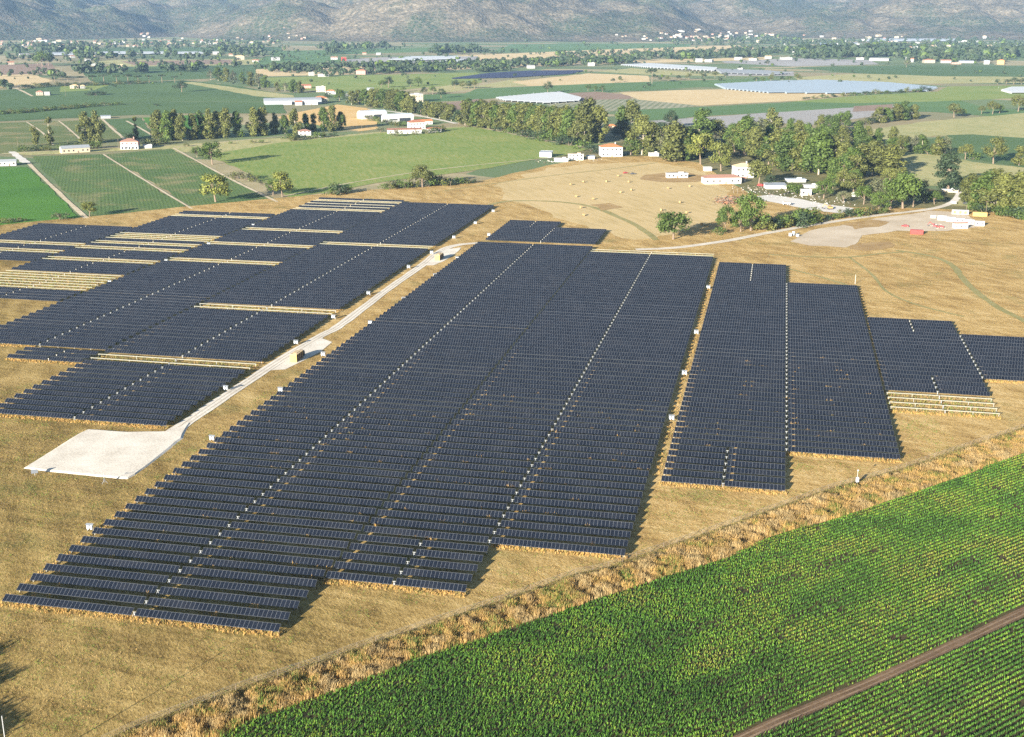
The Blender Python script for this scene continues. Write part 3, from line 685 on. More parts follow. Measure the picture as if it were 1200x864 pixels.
def tree(kind, mat, px, py, hpx, label, group=None, wide=1.0, zbase=0.0, parts=None):
    x, y, _ = G(px, py, zbase); h = hpx / (SC(py) * .99); s = h / HT[kind]
    tm, cm, jm = rnd.choice(TREES[(kind, mat)])
    rz = rnd.uniform(0, 6.28); wide = wide * ((1.05 if px < 410 else 1.42) if kind == 'eucalyptus' else 1.2)
    sc = (s * wide * rnd.uniform(.92, 1.1), s * wide * rnd.uniform(.92, 1.1), s)
    cat = 'bush' if kind == 'bush' else 'tree'
    if parts is None: parts = hpx > 13
    if parts:
        t = thing(NAMES[kind], label, cat, (x, y, zbase), rz, group); t.scale = sc
        link('trunk', tm, t); link('crown', cm, t)
    else:
        t = link(NAMES[kind], jm, None, (x, y, zbase), rz); t.scale = sc; tag(t, label, cat, group)
    return t
def tree_row(kind, mats, pts, noun, where, group, wide=1.0):
    """a named line of trees; every one is told by its place in the line"""
    pts = sorted(pts)
    for i, p in enumerate(pts):
        n = len(pts)
        pos = 'leftmost' if i == 0 else 'rightmost' if i == n - 1 else ordinal(i + 1) + ' from the left'
        m = mats[i % len(mats)] if isinstance(mats, (list, tuple)) else mats
        k = kind[i % len(kind)] if isinstance(kind, (list, tuple)) else kind
        tree(k, m, p[0], p[1], p[2], f"{noun} {where}, {pos}", group, wide)
E = 'eucalyptus'
tree('slim', 'olive', 42, 171, 32, 'slender dark eucalyptus standing alone left of the vineyard path', wide=1.05)
tree('slim', 'olive', 59, 171, 32, 'slender eucalyptus with a leaning top just right of another slender one', wide=1.1)
tree(E, 'olive', 101, 168, 36, 'left one of two full eucalyptus behind the long grey roofed barn'); tree(E, 'olive', 114, 168, 37, 'right one of two full eucalyptus behind the long grey roofed barn')
tree('slim', 'grey', 160, 163, 25, 'thin pale tree behind the pink and white farmhouse') if ('slim', 'grey') in TREES else tree('slim', 'olive', 160, 163, 25, 'thin pale tree behind the pink and white farmhouse')
tree('bush', 'dark', 153, 166, 12, 'dark shrub leaning on the thin tree behind the pink farmhouse', wide=1.3)
tree_row('bush', ['green', 'dark', 'olive'], [(28, 178, 9), (45, 177, 8), (55, 177, 8), (76, 176, 8), (86, 175, 9), (97, 175, 10), (112, 174, 10), (172, 171, 10), (182, 170, 11), (192, 169, 9)], 'dark rounded bush', 'along the lane by the pink farmhouse', 'bushes along the farm lane', 1.25)
tree_row(E, ['olive', 'green', 'olive', 'olive'], [(186, 164, 34), (196, 165, 33), (206, 164, 35), (214, 165, 31), (226, 164, 30), (236, 163, 31), (246, 163, 34), (255, 162, 30), (266, 162, 34), (278, 161, 29), (298, 160, 33), (309, 159, 32)],
         'tall olive eucalyptus', 'in the line behind the left meadow', 'eucalyptus behind the left meadow', 1.05)
tree_row(E, ['olive', 'green'], [(322, 157, 24), (334, 157, 22), (346, 157, 29), (358, 155, 21), (368, 154, 20), (379, 154, 27), (390, 154, 29), (400, 153, 22)], 'sparse eucalyptus', 'above the white cottage before the stubble', 'eucalyptus by the white cottage', 1.1)
tree_row('bush', ['green', 'olive', 'dark'], [(338, 163, 8), (346, 165, 9), (352, 164, 8), (370, 162, 9), (378, 161, 7), (390, 160, 6)], 'garden bush', 'around the white cottage by the meadow', 'garden bushes of the white cottage', 1.3)
tree_row('bush', ['olive', 'green'], [(219, 172, 5), (270, 169, 4), (297, 168, 5), (306, 168, 5)], 'small lone bush', 'on the dry verge below the left eucalyptus', 'lone bushes on the verge')
tree('broad', 'green', 249, 193, 26, 'green double crowned tree beside the lane left of the meadow', wide=1.1); tree('broad', 'green', 231, 185, 13, 'low round tree touching the double crowned green tree', wide=1.1)
tree('broad', 'yellow', 253, 237, 32, 'yellow green round tree at the vineyard corner by the dark trackers', wide=1.12)
tree('broad', 'yellow', 331, 231, 29, 'yellow green tree at the end of the lane above the trackers', wide=.95); tree('broad', 'green', 320, 229, 18, 'small green tree left of the lane end tree')
tree_row('bush', ['grey', 'olive'], [(272, 209, 8), (280, 210, 10), (288, 211, 12), (296, 213, 9), (306, 217, 7)], 'pale straggly shrub', 'along the lane below the meadow corner', 'pale shrubs along the lane', 1.1)
tree('bush', 'grey', 71, 258, 11, 'pale round bush at the bright green field corner', wide=1.2); tree('broad', 'yellow', 105, 254, 17, 'small light green tree where the dusty lane meets the dry strip')
tree_row('bush', ['olive', 'grey'], [(4, 262, 8), (16, 261, 7), (26, 260, 6)], 'low scrub', 'at the left edge of the bright green field', 'low scrub by the bright green field', 1.3)
tree_row('bush', ['green', 'dark'], [(388, 228, 12), (397, 228, 14), (406, 227, 10)], 'dense green bush', 'in the small clump above the far trackers', 'bush clump above the far trackers', 1.1)
tree_row('bush', ['green', 'olive', 'dark'], [(450, 222, 8), (458, 222, 10), (466, 221, 11), (474, 221, 12), (482, 220, 13), (503, 219, 13), (511, 218, 14), (519, 218, 13), (528, 217, 11), (537, 216, 10), (546, 216, 8), (554, 215, 6)],
         'green bush', 'of the hedge below the big meadow', 'hedge below the big meadow', 1.15)
tree('broad', 'olive', 495, 220, 26, 'taller light crowned tree rising from the hedge below the meadow', wide=.95)
tree_row(E, ['olive', 'olive', 'green'], [(412, 123, 16), (420, 123, 17), (428, 124, 18), (436, 125, 20), (443, 126, 21), (450, 127, 22), (457, 128, 22), (464, 130, 24), (471, 131, 24), (478, 132, 23), (485, 133, 20)],
         'eucalyptus', 'of the windbreak behind the white barns', 'windbreak behind the white barns', 1.25)
tree('cone', 'dark', 493, 135, 17, 'dark conifer beside the villa at the barn windbreak end', wide=.8)
tree_row(E, ['olive'], [(501, 137, 18), (508, 138, 18), (515, 139, 19), (522, 140, 19), (529, 142, 19)], 'eucalyptus', 'of the short windbreak right of the farm', 'short windbreak right of the farm', 1.3)
tree('broad', 'dark', 538, 146, 17, 'dark blue green tree between two windbreaks right of the farm', wide=1.0)
tree_row('bush', ['olive', 'grey', 'green'], [(424, 138, 6), (431, 140, 6), (438, 142, 7), (446, 144, 7), (455, 146, 7), (464, 148, 8), (472, 148, 7), (446, 155, 7), (464, 160, 9), (486, 158, 6), (500, 157, 7), (508, 156, 8), (518, 154, 8)], 'garden shrub', 'around the white barns and red roofed farm', 'shrubs around the barns', 1.2)
tree_row(E, ['olive', 'olive', 'green'], [(545, 147, 27), (552, 148, 28), (560, 149, 29), (567, 150, 28), (575, 151, 29), (582, 152, 29), (590, 153, 30), (597, 154, 31), (604, 155, 31), (611, 156, 33), (618, 157, 33), (625, 158, 34), (632, 160, 35), (639, 161, 35), (646, 162, 35), (653, 164, 36), (660, 165, 37), (668, 167, 38), (676, 168, 38), (684, 169, 40)],
         'eucalyptus', 'at the front of the long windbreak', 'front of the long windbreak', 1.05)
tree_row(E, ['green', 'olive', 'olive'], [(549, 142, 25), (564, 144, 26), (578, 146, 27), (593, 148, 27), (608, 150, 28), (622, 152, 30), (636, 155, 31), (650, 158, 33), (664, 160, 35), (678, 162, 37), (690, 163, 46)],
         'eucalyptus', 'in the back rank of the long windbreak', 'back of the long windbreak', 1.1)
tree_row('bush', ['dark', 'green', 'dark'], [(585, 154, 7), (596, 156, 8), (618, 161, 10), (628, 163, 12), (640, 166, 12), (655, 169, 13), (668, 171, 12), (682, 174, 12), (694, 178, 9), (704, 181, 9)], 'dark undergrowth bush', 'at the foot of the long windbreak', 'undergrowth of the long windbreak', 1.4)
tree(E, 'olive', 702, 168, 42, 'tall eucalyptus just left of the hidden orange roof'); tree(E, 'green', 728, 160, 34, 'eucalyptus right behind the hidden orange roof')
tree(E, 'olive', 739, 163, 44, 'high eucalyptus with a bare trunk above the round green tree'); tree(E, 'olive', 752, 182, 46, 'eucalyptus right beside the round green tree', wide=.95)
tree('broad', 'green', 739, 182, 20, 'bright green round tree beside the orange roofed white house', wide=1.15); tree(E, 'olive', 764, 182, 38, 'eucalyptus left of the white shed in the grove', wide=1.0)
tree('broad', 'dark', 774, 168, 24, 'dark round tree in the grove behind the white shed', wide=1.1); tree('broad', 'dark', 786, 150, 20, 'dark tree standing alone at the edge of the grey mulch field', wide=.8)
tree(E, 'grey', 779, 186, 30, 'thin greyish tree with half bare branches in the grove'); tree(E, 'olive', 791, 190, 46, 'big eucalyptus above the brown plot', wide=1.2); tree(E, 'green', 803, 189, 40, 'green eucalyptus left of the yellowing tree')
tree(E, 'green', 820, 172, 42, 'dark topped tree rising behind the yellowing tree', wide=1.3); tree('broad', 'olive', 838, 170, 30, 'olive round tree behind the yellowing trees', wide=.9)
tree(E, 'olive', 812, 186, 34, 'olive tree right of the big eucalyptus by the brown plot')
tree('broad', 'yellow', 821, 193, 36, 'yellowing tree with a pale trunk above the low white farmhouse', wide=.85); tree('broad', 'yellow', 845, 201, 33, 'yellow green drooping tree behind the low white farmhouse', wide=.8)
tree_row(E, ['green', 'olive', 'green', 'olive', 'grey'], [(856, 172, 26), (866, 182, 36), (874, 182, 44), (884, 188, 38), (889, 172, 34), (900, 176, 28), (903, 160, 32)], 'mixed tall tree', 'in the grove behind the white farmhouse', 'grove behind the white farmhouse', 1.1)
tree_row(E, ['olive', 'green', 'olive', 'olive'], [(912, 196, 42), (922, 200, 46), (931, 200, 46), (940, 201, 44), (949, 202, 40), (959, 205, 52), (968, 203, 44), (978, 204, 38), (988, 206, 38), (998, 208, 36), (1008, 206, 36)],
         'tall eucalyptus', 'in the row above the farm road', 'eucalyptus row above the farm road', 1.1)
tree_row(E, ['green', 'olive'], [(925, 162, 22), (936, 166, 24), (946, 172, 26), (958, 165, 22), (972, 176, 26), (986, 176, 28), (1004, 174, 28)], 'tall tree', 'in the back rank of the farm road grove', 'back rank of the farm road grove', 1.2)
tree('broad', 'olive', 889, 217, 29, 'dense olive tree right of the two storey white house', wide=1.0); tree('broad', 'dark', 903, 219, 14, 'dark low tree behind the grey shed roof')
tree_row(('broad', 'bush'), ['olive', 'green'], [(931, 227, 15), (916, 229, 8)], 'rounded yard tree', 'by the grey roofed shed in the yard', 'yard trees')
tree('cone', 'dark', 965, 149, 12, 'dark dome shaped tree at the grey mulch field edge', wide=1.3)
tree_row(('broad', E), ['green', 'green'], [(983, 148, 16), (992, 148, 18)], 'green tree', 'in the pair right of the dark dome tree', 'pair at the mulch field')
tree_row('bush', ['green', 'olive', 'dark'], [(1005, 147, 7), (1012, 146, 8), (1020, 145, 9)], 'green shrub', 'on the edge of the pale meadow', 'shrubs on the pale meadow edge', 1.3)
tree_row(E, ['olive', 'green'], [(1030, 144, 18), (1038, 143, 16), (1050, 142, 20), (1058, 141, 21), (1070, 140, 17)], 'olive tree', 'in the line atop the pale meadow', 'tree line on the pale meadow', 1.3)
tree_row(E, ['green', 'olive', 'grey'], [(1028, 170, 19), (1046, 168, 19), (1072, 179, 20), (1080, 180, 21), (1098, 182, 22), (1107, 181, 22)], 'tree with bare pale stems', 'along the dark green field', 'trees along the dark green field', 1.2)
tree_row('bush', ['dark', 'green'], [(1050, 176, 12), (1060, 177, 13), (1068, 177, 10), (1088, 181, 9), (1116, 181, 9), (1140, 187, 10)], 'dark shrub', 'along the dark green field', 'shrubs along the dark green field', 1.4)
tree(E, 'olive', 1042, 206, 36, 'wide olive tree above the round shadow on the dry field', wide=1.5); tree(E, 'olive', 1022, 206, 40, 'dark hollow crowned tree left of the wide olive tree', wide=1.2)
tree('broad', 'olive', 1131, 187, 18, 'small olive tree right of the dark evergreen top'); tree('broad', 'olive', 1164, 192, 30, 'rounded olive tree at the corner of the dark green field', wide=.95); tree(E, 'olive', 1194, 194, 22, 'olive tree at the right frame edge by the dark green field', wide=1.3)
tree('cone', 'dark', 1111, 224, 46, 'big dense dark evergreen left of the site gate', wide=1.25)
tree('broad', 'green', 965, 233, 22, 'bright green tree by the rubble heaps', wide=1.1); tree('broad', 'grey', 988, 238, 14, 'silvery tree right of the bright green one')
tree_row(('broad', E, 'broad'), ['green', 'olive', 'grey', 'green'], [(975, 222, 18), (987, 224, 20), (1000, 226, 22), (1010, 237, 22), (1020, 236, 26), (1012, 224, 24), (1030, 234, 32)], 'leafy tree', 'in the thicket above the site road', 'thicket above the site road', 1.0) if False else None
for i, (k, m, px, py, h, wd) in enumerate([('broad', 'green', 976, 222, 18, 1.1), (E, 'olive', 988, 224, 26, 1.2), ('broad', 'olive', 1000, 228, 24, 1.0), ('broad', 'green', 1012, 240, 22, 1.0), (E, 'grey', 1024, 238, 30, 1.2), ('broad', 'green', 1030, 247, 22, 1.1), ('broad', 'green', 1043, 246, 36, .9), ('broad', 'green', 1058, 245, 42, .95), ('broad', 'dark', 1070, 243, 32, .9), (E, 'grey', 1083, 238, 28, 1.0), ('broad', 'green', 1095, 240, 16, 1.0)]):
    tree(k, m, px, py, h, f"leafy tree of the thicket beside the site road, {'leftmost' if i == 0 else 'rightmost' if i == 10 else ordinal(i + 1) + ' from the left'}", 'thicket beside the site road', wd)
tree_row('bush', ['green', 'olive', 'dark'], [(975, 257, 8), (985, 256, 11), (994, 255, 12), (1003, 254, 13), (1013, 253, 12), (1023, 252, 10), (1034, 251, 9)], 'low green bush', 'along the upper edge of the site road', 'bushes along the site road', 1.2)
tree_row(E, ['olive', 'olive', 'green'], [(1136, 238, 34), (1146, 243, 36), (1155, 247, 46), (1164, 249, 50), (1174, 250, 46), (1184, 250, 44), (1194, 252, 50), (1206, 254, 46)], 'olive eucalyptus', 'right of the site gate', 'eucalyptus right of the site gate', 1.15)
tree_row('bush', ['green', 'dark'], [(1142, 247, 12), (1152, 250, 12), (1178, 254, 14), (1190, 256, 16), (1200, 257, 14)], 'green undergrowth bush', 'below the eucalyptus by the containers', 'undergrowth by the containers', 1.3)
tree('broad', 'green', 789, 281, 33, 'small green tree with a pale trunk alone beside the dirt road', wide=1.3)
tree('broad', 'green', 850, 273, 32, 'left tree of the green clump above the dirt road', wide=.7); tree('broad', 'green', 880, 271, 44, 'tallest tree of the green clump above the dirt road', wide=.85); tree('broad', 'green', 868, 272, 24, 'middle low tree of the green clump above the dirt road')
tree_row('bush', ['green', 'olive', 'dark'], [(842, 275, 11), (893, 270, 17), (903, 268, 18), (913, 267, 17), (922, 266, 16), (934, 265, 19), (944, 263, 21), (953, 262, 19), (961, 260, 13)], 'green hedge bush', 'right of the clump above the dirt road', 'hedge above the dirt road', 1.1)
grove = [(772, 166), (860, 152), (960, 150), (1058, 172), (1056, 228), (1010, 226), (962, 208), (900, 196), (862, 188), (846, 198), (800, 186)]; gp = []
while len(gp) < 34:
    c_ = (rnd.uniform(772, 1058), rnd.uniform(152, 228))
    if inside(grove, np.array([c_[0]]), np.array([c_[1]]))[0] and all(abs(c_[0] - d_[0]) + 2 * abs(c_[1] - d_[1]) > 9 for d_ in gp): gp.append(c_)
tree_row((E, 'broad', E, 'broad'), ['olive', 'olive', 'green', 'green'], [(a_, b_, rnd.uniform(16, 27) * SC(b_) / SC(190)) for a_, b_ in gp], 'shorter tree', 'filling the grove around the farm road', 'shorter trees of the farm road grove', 1.1)
# single trees and lines farther out on the plain
tree('broad', 'dark', 213, 108, 13, 'dark lone tree in the middle of the green field', wide=1.1); tree('broad', 'dark', 642, 109, 13, 'round dark tree alone behind the white greenhouse', wide=.95)
tree_row('broad', ['green'], [(689, 107, 8), (697, 107, 7), (706, 108, 8)], 'small tree', 'at the edge of the brown field', 'trees at the brown field', 1.0); tree('pine', 'pine', 764, 98, 18, 'tall thin lone pine in the green strip', wide=.7)
tree_row('broad', ['dark', 'green'], [(44, 76, 12), (50, 78, 17), (57, 77, 14)], 'dark tree', 'of the clump at far left', 'dark clump at far left', 1.0)
tree_row(E, ['grey', 'green', 'olive'], [(247, 94, 13), (256, 95, 15), (265, 96, 16), (274, 97, 14), (284, 98, 13), (294, 101, 16), (303, 102, 16), (311, 103, 14), (325, 107, 11), (334, 107, 11), (344, 109, 15), (352, 109, 14)], 'broad tree', 'of the belt above the left greenhouse', 'belt above the left greenhouse', 1.5)
tree_row('broad', ['dark', 'green'], [(385, 118, 10), (398, 119, 14), (406, 120, 10), (447, 103, 9), (455, 103, 13), (481, 102, 9), (490, 101, 11), (472, 108, 7), (497, 111, 9), (507, 111, 10), (517, 115, 11)], 'dark green tree', 'of those around the orange roofed hamlet', 'trees around the hamlet', 1.0)
tree_row('broad', ['dark', 'olive'], [(533, 104, 10), (541, 104, 9), (549, 104, 9), (556, 104, 10)], 'tree', 'of the short row left of the dark solar field', 'row left of the dark solar field')
tree_row('pine', 'pine', [(64, 96, 9), (80, 98, 9), (94, 98, 9), (109, 97, 9), (122, 97, 10), (137, 97, 9), (150, 98, 11), (162, 98, 10), (175, 97, 9), (190, 97, 10), (205, 97, 8)], 'umbrella pine', 'of the row behind the green field', 'pine row behind the green field', 1.25)
tree_row('bush', ['dark', 'olive'], [(30, 104, 6), (40, 103, 6), (52, 102, 6), (64, 101, 5), (76, 101, 5), (88, 101, 5), (100, 101, 5), (112, 100, 5), (125, 100, 5), (138, 99, 5), (152, 99, 5), (166, 98, 5)], 'dark bush', 'of the hedge under the pine row', 'hedge under the pine row', 2.2)
tree_row('bush', ['green', 'olive'], [(0, 134, 6), (10, 133, 6), (20, 133, 6), (31, 132, 6), (42, 131, 6), (53, 130, 6), (64, 129, 6), (76, 128, 6), (88, 127, 6), (100, 126, 6), (112, 125, 5), (124, 124, 5), (137, 123, 5)], 'round bush', 'of the row crossing the left green fields', 'bush row across the green fields', 1.9)
tree_row('bush', ['dark'], [(183, 124, 3), (105, 112, 5), (112, 112, 6), (120, 111, 5)], 'dark low bush', 'on the far left green fields', 'low bushes on the green fields', 1.8)
tree_row('bush', ['dark', 'olive', 'green'], [(945, 117, 4), (955, 116, 4), (966, 115, 5), (978, 114, 5), (990, 113, 5), (1002, 112, 5), (1014, 111, 5), (1027, 110, 6), (1040, 110, 5), (1053, 109, 5), (1066, 108, 6), (1075, 108, 5), (1085, 107, 7)], 'dark bush', 'along the edge of the blue white sheets', 'bushes along the plastic sheets', 1.6)
tree_row('broad', ['dark', 'green', 'olive'], [(903, 95, 7), (917, 95, 6), (925, 95, 6), (935, 95, 8), (886, 96, 6), (894, 96, 6)], 'small round tree', 'left of the long plastic sheets', 'small trees left of the sheets', 1.2)
tree_row('broad', ['dark'], [(1169, 99, 6), (1179, 99, 6), (1188, 99, 8), (1197, 99, 7)], 'dark round tree', 'at the right frame edge on the olive strip', 'dark trees at the right edge', 1.2)
tree_row('broad', ['dark', 'grey'], [(1062, 79, 9), (899, 77, 7), (905, 91, 6), (1048, 68, 4)], 'lone small tree', 'on the right plain before the hamlet', 'lone trees on the right plain', .9)
tree_row('broad', ['olive', 'green', 'olive'], [(1118, 138, 17), (1128, 136, 9), (1150, 134, 10), (1163, 134, 15), (1171, 133, 11), (1193, 131, 19)], 'olive tree', 'above the pale meadow at right', 'trees above the pale meadow', 1.0)
tree_row('broad', ['dark', 'olive'], [(718, 97, 5), (727, 96, 5), (773, 95, 5), (783, 95, 6), (795, 94, 6), (807, 93, 7), (825, 92, 6), (838, 91, 7), (850, 91, 6)], 'small tree', 'of the line above the green strip', 'tree line above the green strip', 1.1)
# far woodland that reads as one mass: belts of tiny crowns out to the hills
def far_mass(lines, name='distant_woodland'):
    C, S = [], []
    for (x0, y0), (x1, y1), n, h, jit in lines:
        for k in range(int(n * 1.9)):
            t = rnd.random(); px, py = x0 + (x1 - x0) * t + rnd.gauss(0, 2), y0 + (y1 - y0) * t + rnd.gauss(0, jit)
            x, y, _ = G(px, py); C.append((x, y)); S.append(max(1.0, h * rnd.uniform(.6, 1.5)) / SC(py))
    Vs, Fs, mi, nv = [], [], [], 0
    for (x, y), s in zip(C, S):
        n = 26; d = rand_unit(n); P = np.array((x, y, s * .55)) + d * np.array((.55, .55, .45)) * s * rng.uniform(.55, 1, n)[:, None]
        V, F = leaf_quads(P, d + rand_unit(n) * .4, s * .24); V[:, 2] = np.maximum(V[:, 2], .1)
        Vs.append(V); Fs.append(F + nv); nv += len(V); mi += [rnd.choice((0, 0, 1, 1, 1, 0, 0, 2))] * n
    o = link(name, big_mesh(name, np.concatenate(Vs), np.concatenate(Fs), [LF['dark'], LF['pine'], LF['green']], np.array(mi)))
    tag(o, 'distant belts of small trees across the plain below the hills', 'woodland', kind='stuff')
far_mass([((0, 56), (330, 52), 150, 3.2, 2.5), ((60, 66), (140, 64), 14, 4, 1.5), ((255, 61), (310, 58), 26, 5, 1.5), ((370, 57), (455, 56), 40, 5, 1.2), ((505, 62), (560, 60), 60, 6, .8), ((560, 62), (600, 62), 8, 3, 1),
          ((300, 81), (480, 76), 60, 4.2, .9), ((370, 88), (600, 78), 70, 4.5, 1.3), ((470, 79), (740, 69), 110, 4, 1.1), ((600, 74), (740, 71), 70, 4.5, .8), ((740, 66), (930, 60), 120, 4, 1.5), ((650, 66), (760, 64), 30, 4, 1.2),
          ((760, 48), (930, 47), 60, 3.5, 1.8), ((800, 52), (1000, 50), 60, 3.2, 2), ((940, 66), (1050, 62), 150, 6.5, 1.8), ((930, 60), (1060, 57), 60, 4, 1.6), ((1050, 66), (1190, 63), 110, 5.5, 2.2), ((1060, 72), (1180, 70), 40, 5, 1.5),
          ((1050, 56), (1200, 54), 80, 4, 2), ((900, 52), (1200, 47), 90, 3, 2), ((180, 80), (300, 76), 14, 4, 2), ((330, 86), (390, 84), 14, 5, 1), ((0, 88), (60, 86), 10, 4, 2), ((440, 85), (520, 83), 30, 5.5, 1.2),
          ((550, 86), (600, 80), 16, 5, 1), ((0, 100), (12, 104), 8, 6, 1), ((100, 86), (240, 82), 22, 7, 2), ((60, 92), (110, 84), 8, 8, 2), ((0, 69), (60, 66), 14, 4, 1.6), ((1130, 86), (1135, 86), 1, 2, .2), ((380, 62), (400, 61), 8, 6, 1), ((300, 84), (560, 78), 45, 7, .8), ((560, 80), (740, 74), 40, 6, .8), ((60, 70), (330, 66), 40, 6, 3), ((0, 64), (120, 60), 20, 7, 2), ((740, 70), (900, 66), 40, 6, 1.2), ((1050, 68), (1200, 64), 50, 8, 2.5), ((930, 66), (1050, 64), 60, 9, 1.5), ((0, 95), (1200, 88), 60, 3, 6), ((0, 72), (1200, 66), 140, 3, 5), ((300, 62), (1200, 56), 120, 2.6, 4)])
# the row of trees outside the left edge whose shade falls into the near corner
NC = [(-4, 940), (-4, 912), (-4, 880), (-4, 850), (-4, 822), (-5, 796), (-7, 772), (-9, 748), (-14, 722)]
for i in range(16):
    q = np.array(G(*[a_ + (0 if i % 2 == 0 else b_ - a_) * .5 for a_, b_ in zip(NC[i // 2], NC[i // 2 + 1])])[:2]) - 8.2 / math.tan(R(SUN_EL)) * np.array((math.sin(R(SHADOW_AZ)), math.cos(R(SHADOW_AZ))))
    th_ = thing('broadleaf_tree', f"roadside tree left of the photo shading the near corner, {ordinal(i + 1)} from the camera", 'tree', (q[0], q[1], 0), rnd.uniform(0, 6), 'roadside trees outside the left edge')
    tm, cm, jm = rnd.choice(TREES[('broad', 'green')]); th_.scale = (1.0, 1.0, .74 * rnd.uniform(.85, 1.1)); link('trunk', tm, th_); link('crown', cm, th_)

# ------------------------------------------------------------------ buildings
def house(px, py, wpx, hpx, label, wall='white', roof='tile', kind='hip', rot=0.0, ratio=.75, windows=None, door=True, name='house', cat='house', group=None, detail=True, eave=.45, chimney=False, z0=0.0, floors=None):
    """a building whose front stands at the photo point; roof: hip, gable, flat, shed or arch"""
    x, y, _ = G(px, py, z0); s = SC(py); W, H = wpx / s, hpx / s; D = max(4., W * ratio)
    rise = {'hip': min(.28 * H, 2.6), 'gable': min(.3 * H, 2.4), 'flat': .45, 'shed': .2 * H, 'arch': .38 * H}[kind]
    hw = max(1.8, H - rise); bear = math.atan2(x, y)
    rz = -bear + R(rot)
    cx, cy = x + math.sin(bear) * D / 2, y + math.cos(bear) * D / 2
    wm = MB(); wm.box((0, 0, -.3), (W, D, hw + .3))
    if kind == 'gable':
        for sx in (-1, 1): wm.quad((sx * W / 2, -D / 2, hw), (sx * W / 2, D / 2, hw), (sx * W / 2, 0, hw + rise))
    rm = MB(); a, b = W / 2 + eave, D / 2 + eave; z = hw + .003
    if kind == 'hip':
        r = max(.3, a - b) if a > b else .3; r2 = 0 if a > b else b - a
        A = [(-a, -b, z), (a, -b, z), (a, b, z), (-a, b, z)]; T = [(-r, -r2, z + rise), (r, -r2, z + rise), (r, r2, z + rise), (-r, r2, z + rise)]
        lo = [(p[0], p[1], z - .12) for p in A]
        rm.quad(A[0], A[1], T[1], T[0]); rm.quad(A[1], A[2], T[2], T[1]); rm.quad(A[2], A[3], T[3], T[2]); rm.quad(A[3], A[0], T[0], T[3]); rm.quad(*T)
        for i in range(4): rm.quad(lo[i], lo[(i + 1) % 4], A[(i + 1) % 4], A[i])
        rm.quad(*reversed(lo))
    elif kind == 'gable':
        for sy in (-1, 1):
            rm.quad((-a, sy * b, z - .15), (a, sy * b, z - .15), (a, 0, z + rise + .12), (-a, 0, z + rise + .12)) if sy < 0 else rm.quad((a, b, z - .15), (-a, b, z - .15), (-a, 0, z + rise + .12), (a, 0, z + rise + .12))
            rm.quad((-a, sy * b, z - .3), (-a, sy * b, z - .15), (a, sy * b, z - .15), (a, sy * b, z - .3))
        for sx in (-1, 1):
            for sy in (-1, 1): rm.quad((sx * a, sy * b, z - .3), (sx * a, sy * b, z - .15), (sx * a, 0, z + rise + .12), (sx * a, 0, z + rise - .05))
    elif kind == 'flat':
        rm.box((0, 0, z), (2 * a, 2 * b, .3)); rm.box((W * .2, 0, z + .3), (W * .25, D * .3, .9)) if W > 9 else None
    elif kind == 'shed':
        A = [(-a, -b, z), (a, -b, z), (a, b, z + rise), (-a, b, z + rise)]; lo = [(p[0], p[1], p[2] - .15) for p in A]
        rm.quad(*A); rm.quad(*reversed(lo))
        for i in range(4): rm.quad(lo[i], lo[(i + 1) % 4], A[(i + 1) % 4], A[i])
        wm.quad((-W / 2, D / 2, hw), (W / 2, D / 2, hw), (W / 2, D / 2, hw + rise)); wm.quad((-W / 2, D / 2, hw), (W / 2, D / 2, hw + rise), (-W / 2, D / 2, hw + rise))
        for sx in (-1, 1): wm.quad((sx * W / 2, -D / 2, hw), (sx * W / 2, D / 2, hw), (sx * W / 2, D / 2, hw + rise))
    elif kind == 'arch':
        k = 10; prof = [(-b + 2 * b * i / k, z - .1 + (rise + .1) * math.sin(math.pi * i / k) ** .8) for i in range(k + 1)]
        for i in range(k): rm.quad((-a, prof[i][0], prof[i][1]), (a, prof[i][0], prof[i][1]), (a, prof[i + 1][0], prof[i + 1][1]), (-a, prof[i + 1][0], prof[i + 1][1]))
        for sx in (-1, 1): wm.quad(*[(sx * W / 2, p[0] * (D / 2) / b, p[1] - .01) for p in prof])
    if not detail:
        for f in rm.f: wm.f.append(tuple(i + len(wm.v) for i in f))
        n0 = len(wm.mi); wm.v += rm.v; wm.mi += [1] * len(rm.f)
        if W > 7 and kind in ('hip', 'gable', 'flat'):     # far houses still show dark openings
            wm.cur = 2
            for fx in (-.3, .05, .34):
                for fz in ([.35] if hw < 4.2 else [.18, .62]): wm.box((fx * W, -D / 2 - .02, fz * hw), (1.2, .04, 1.3))
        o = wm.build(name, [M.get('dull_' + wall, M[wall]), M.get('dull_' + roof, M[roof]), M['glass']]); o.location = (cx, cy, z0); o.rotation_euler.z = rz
        return tag(o, label, cat, group)
    t = thing(name, label, cat, (cx, cy, z0), rz, group)
    wm.build('wall', M[wall], t); ro = rm.build('roof', M[roof], t)
    if chimney: MB().box((W * .22, D * .1, hw + rise * .4), (.8, .8, 1.6 + rise * .4)).build('chimney', M[wall], ro)
    if name == 'barn' and kind == 'arch':
        MB().box((W * .18, -D / 2 - .02, 0), (W * .42, .06, hw * .82)).build('dark_opening_panel', M['glass'], t); MB().box((-W * .25, -D / 2 - .02, hw * .45), (W * .3, .06, hw * .25)).build('window', M['glass'], t)  # a dark panel stands in for the shade inside the open front
    if windows is None: windows = kind != 'arch'
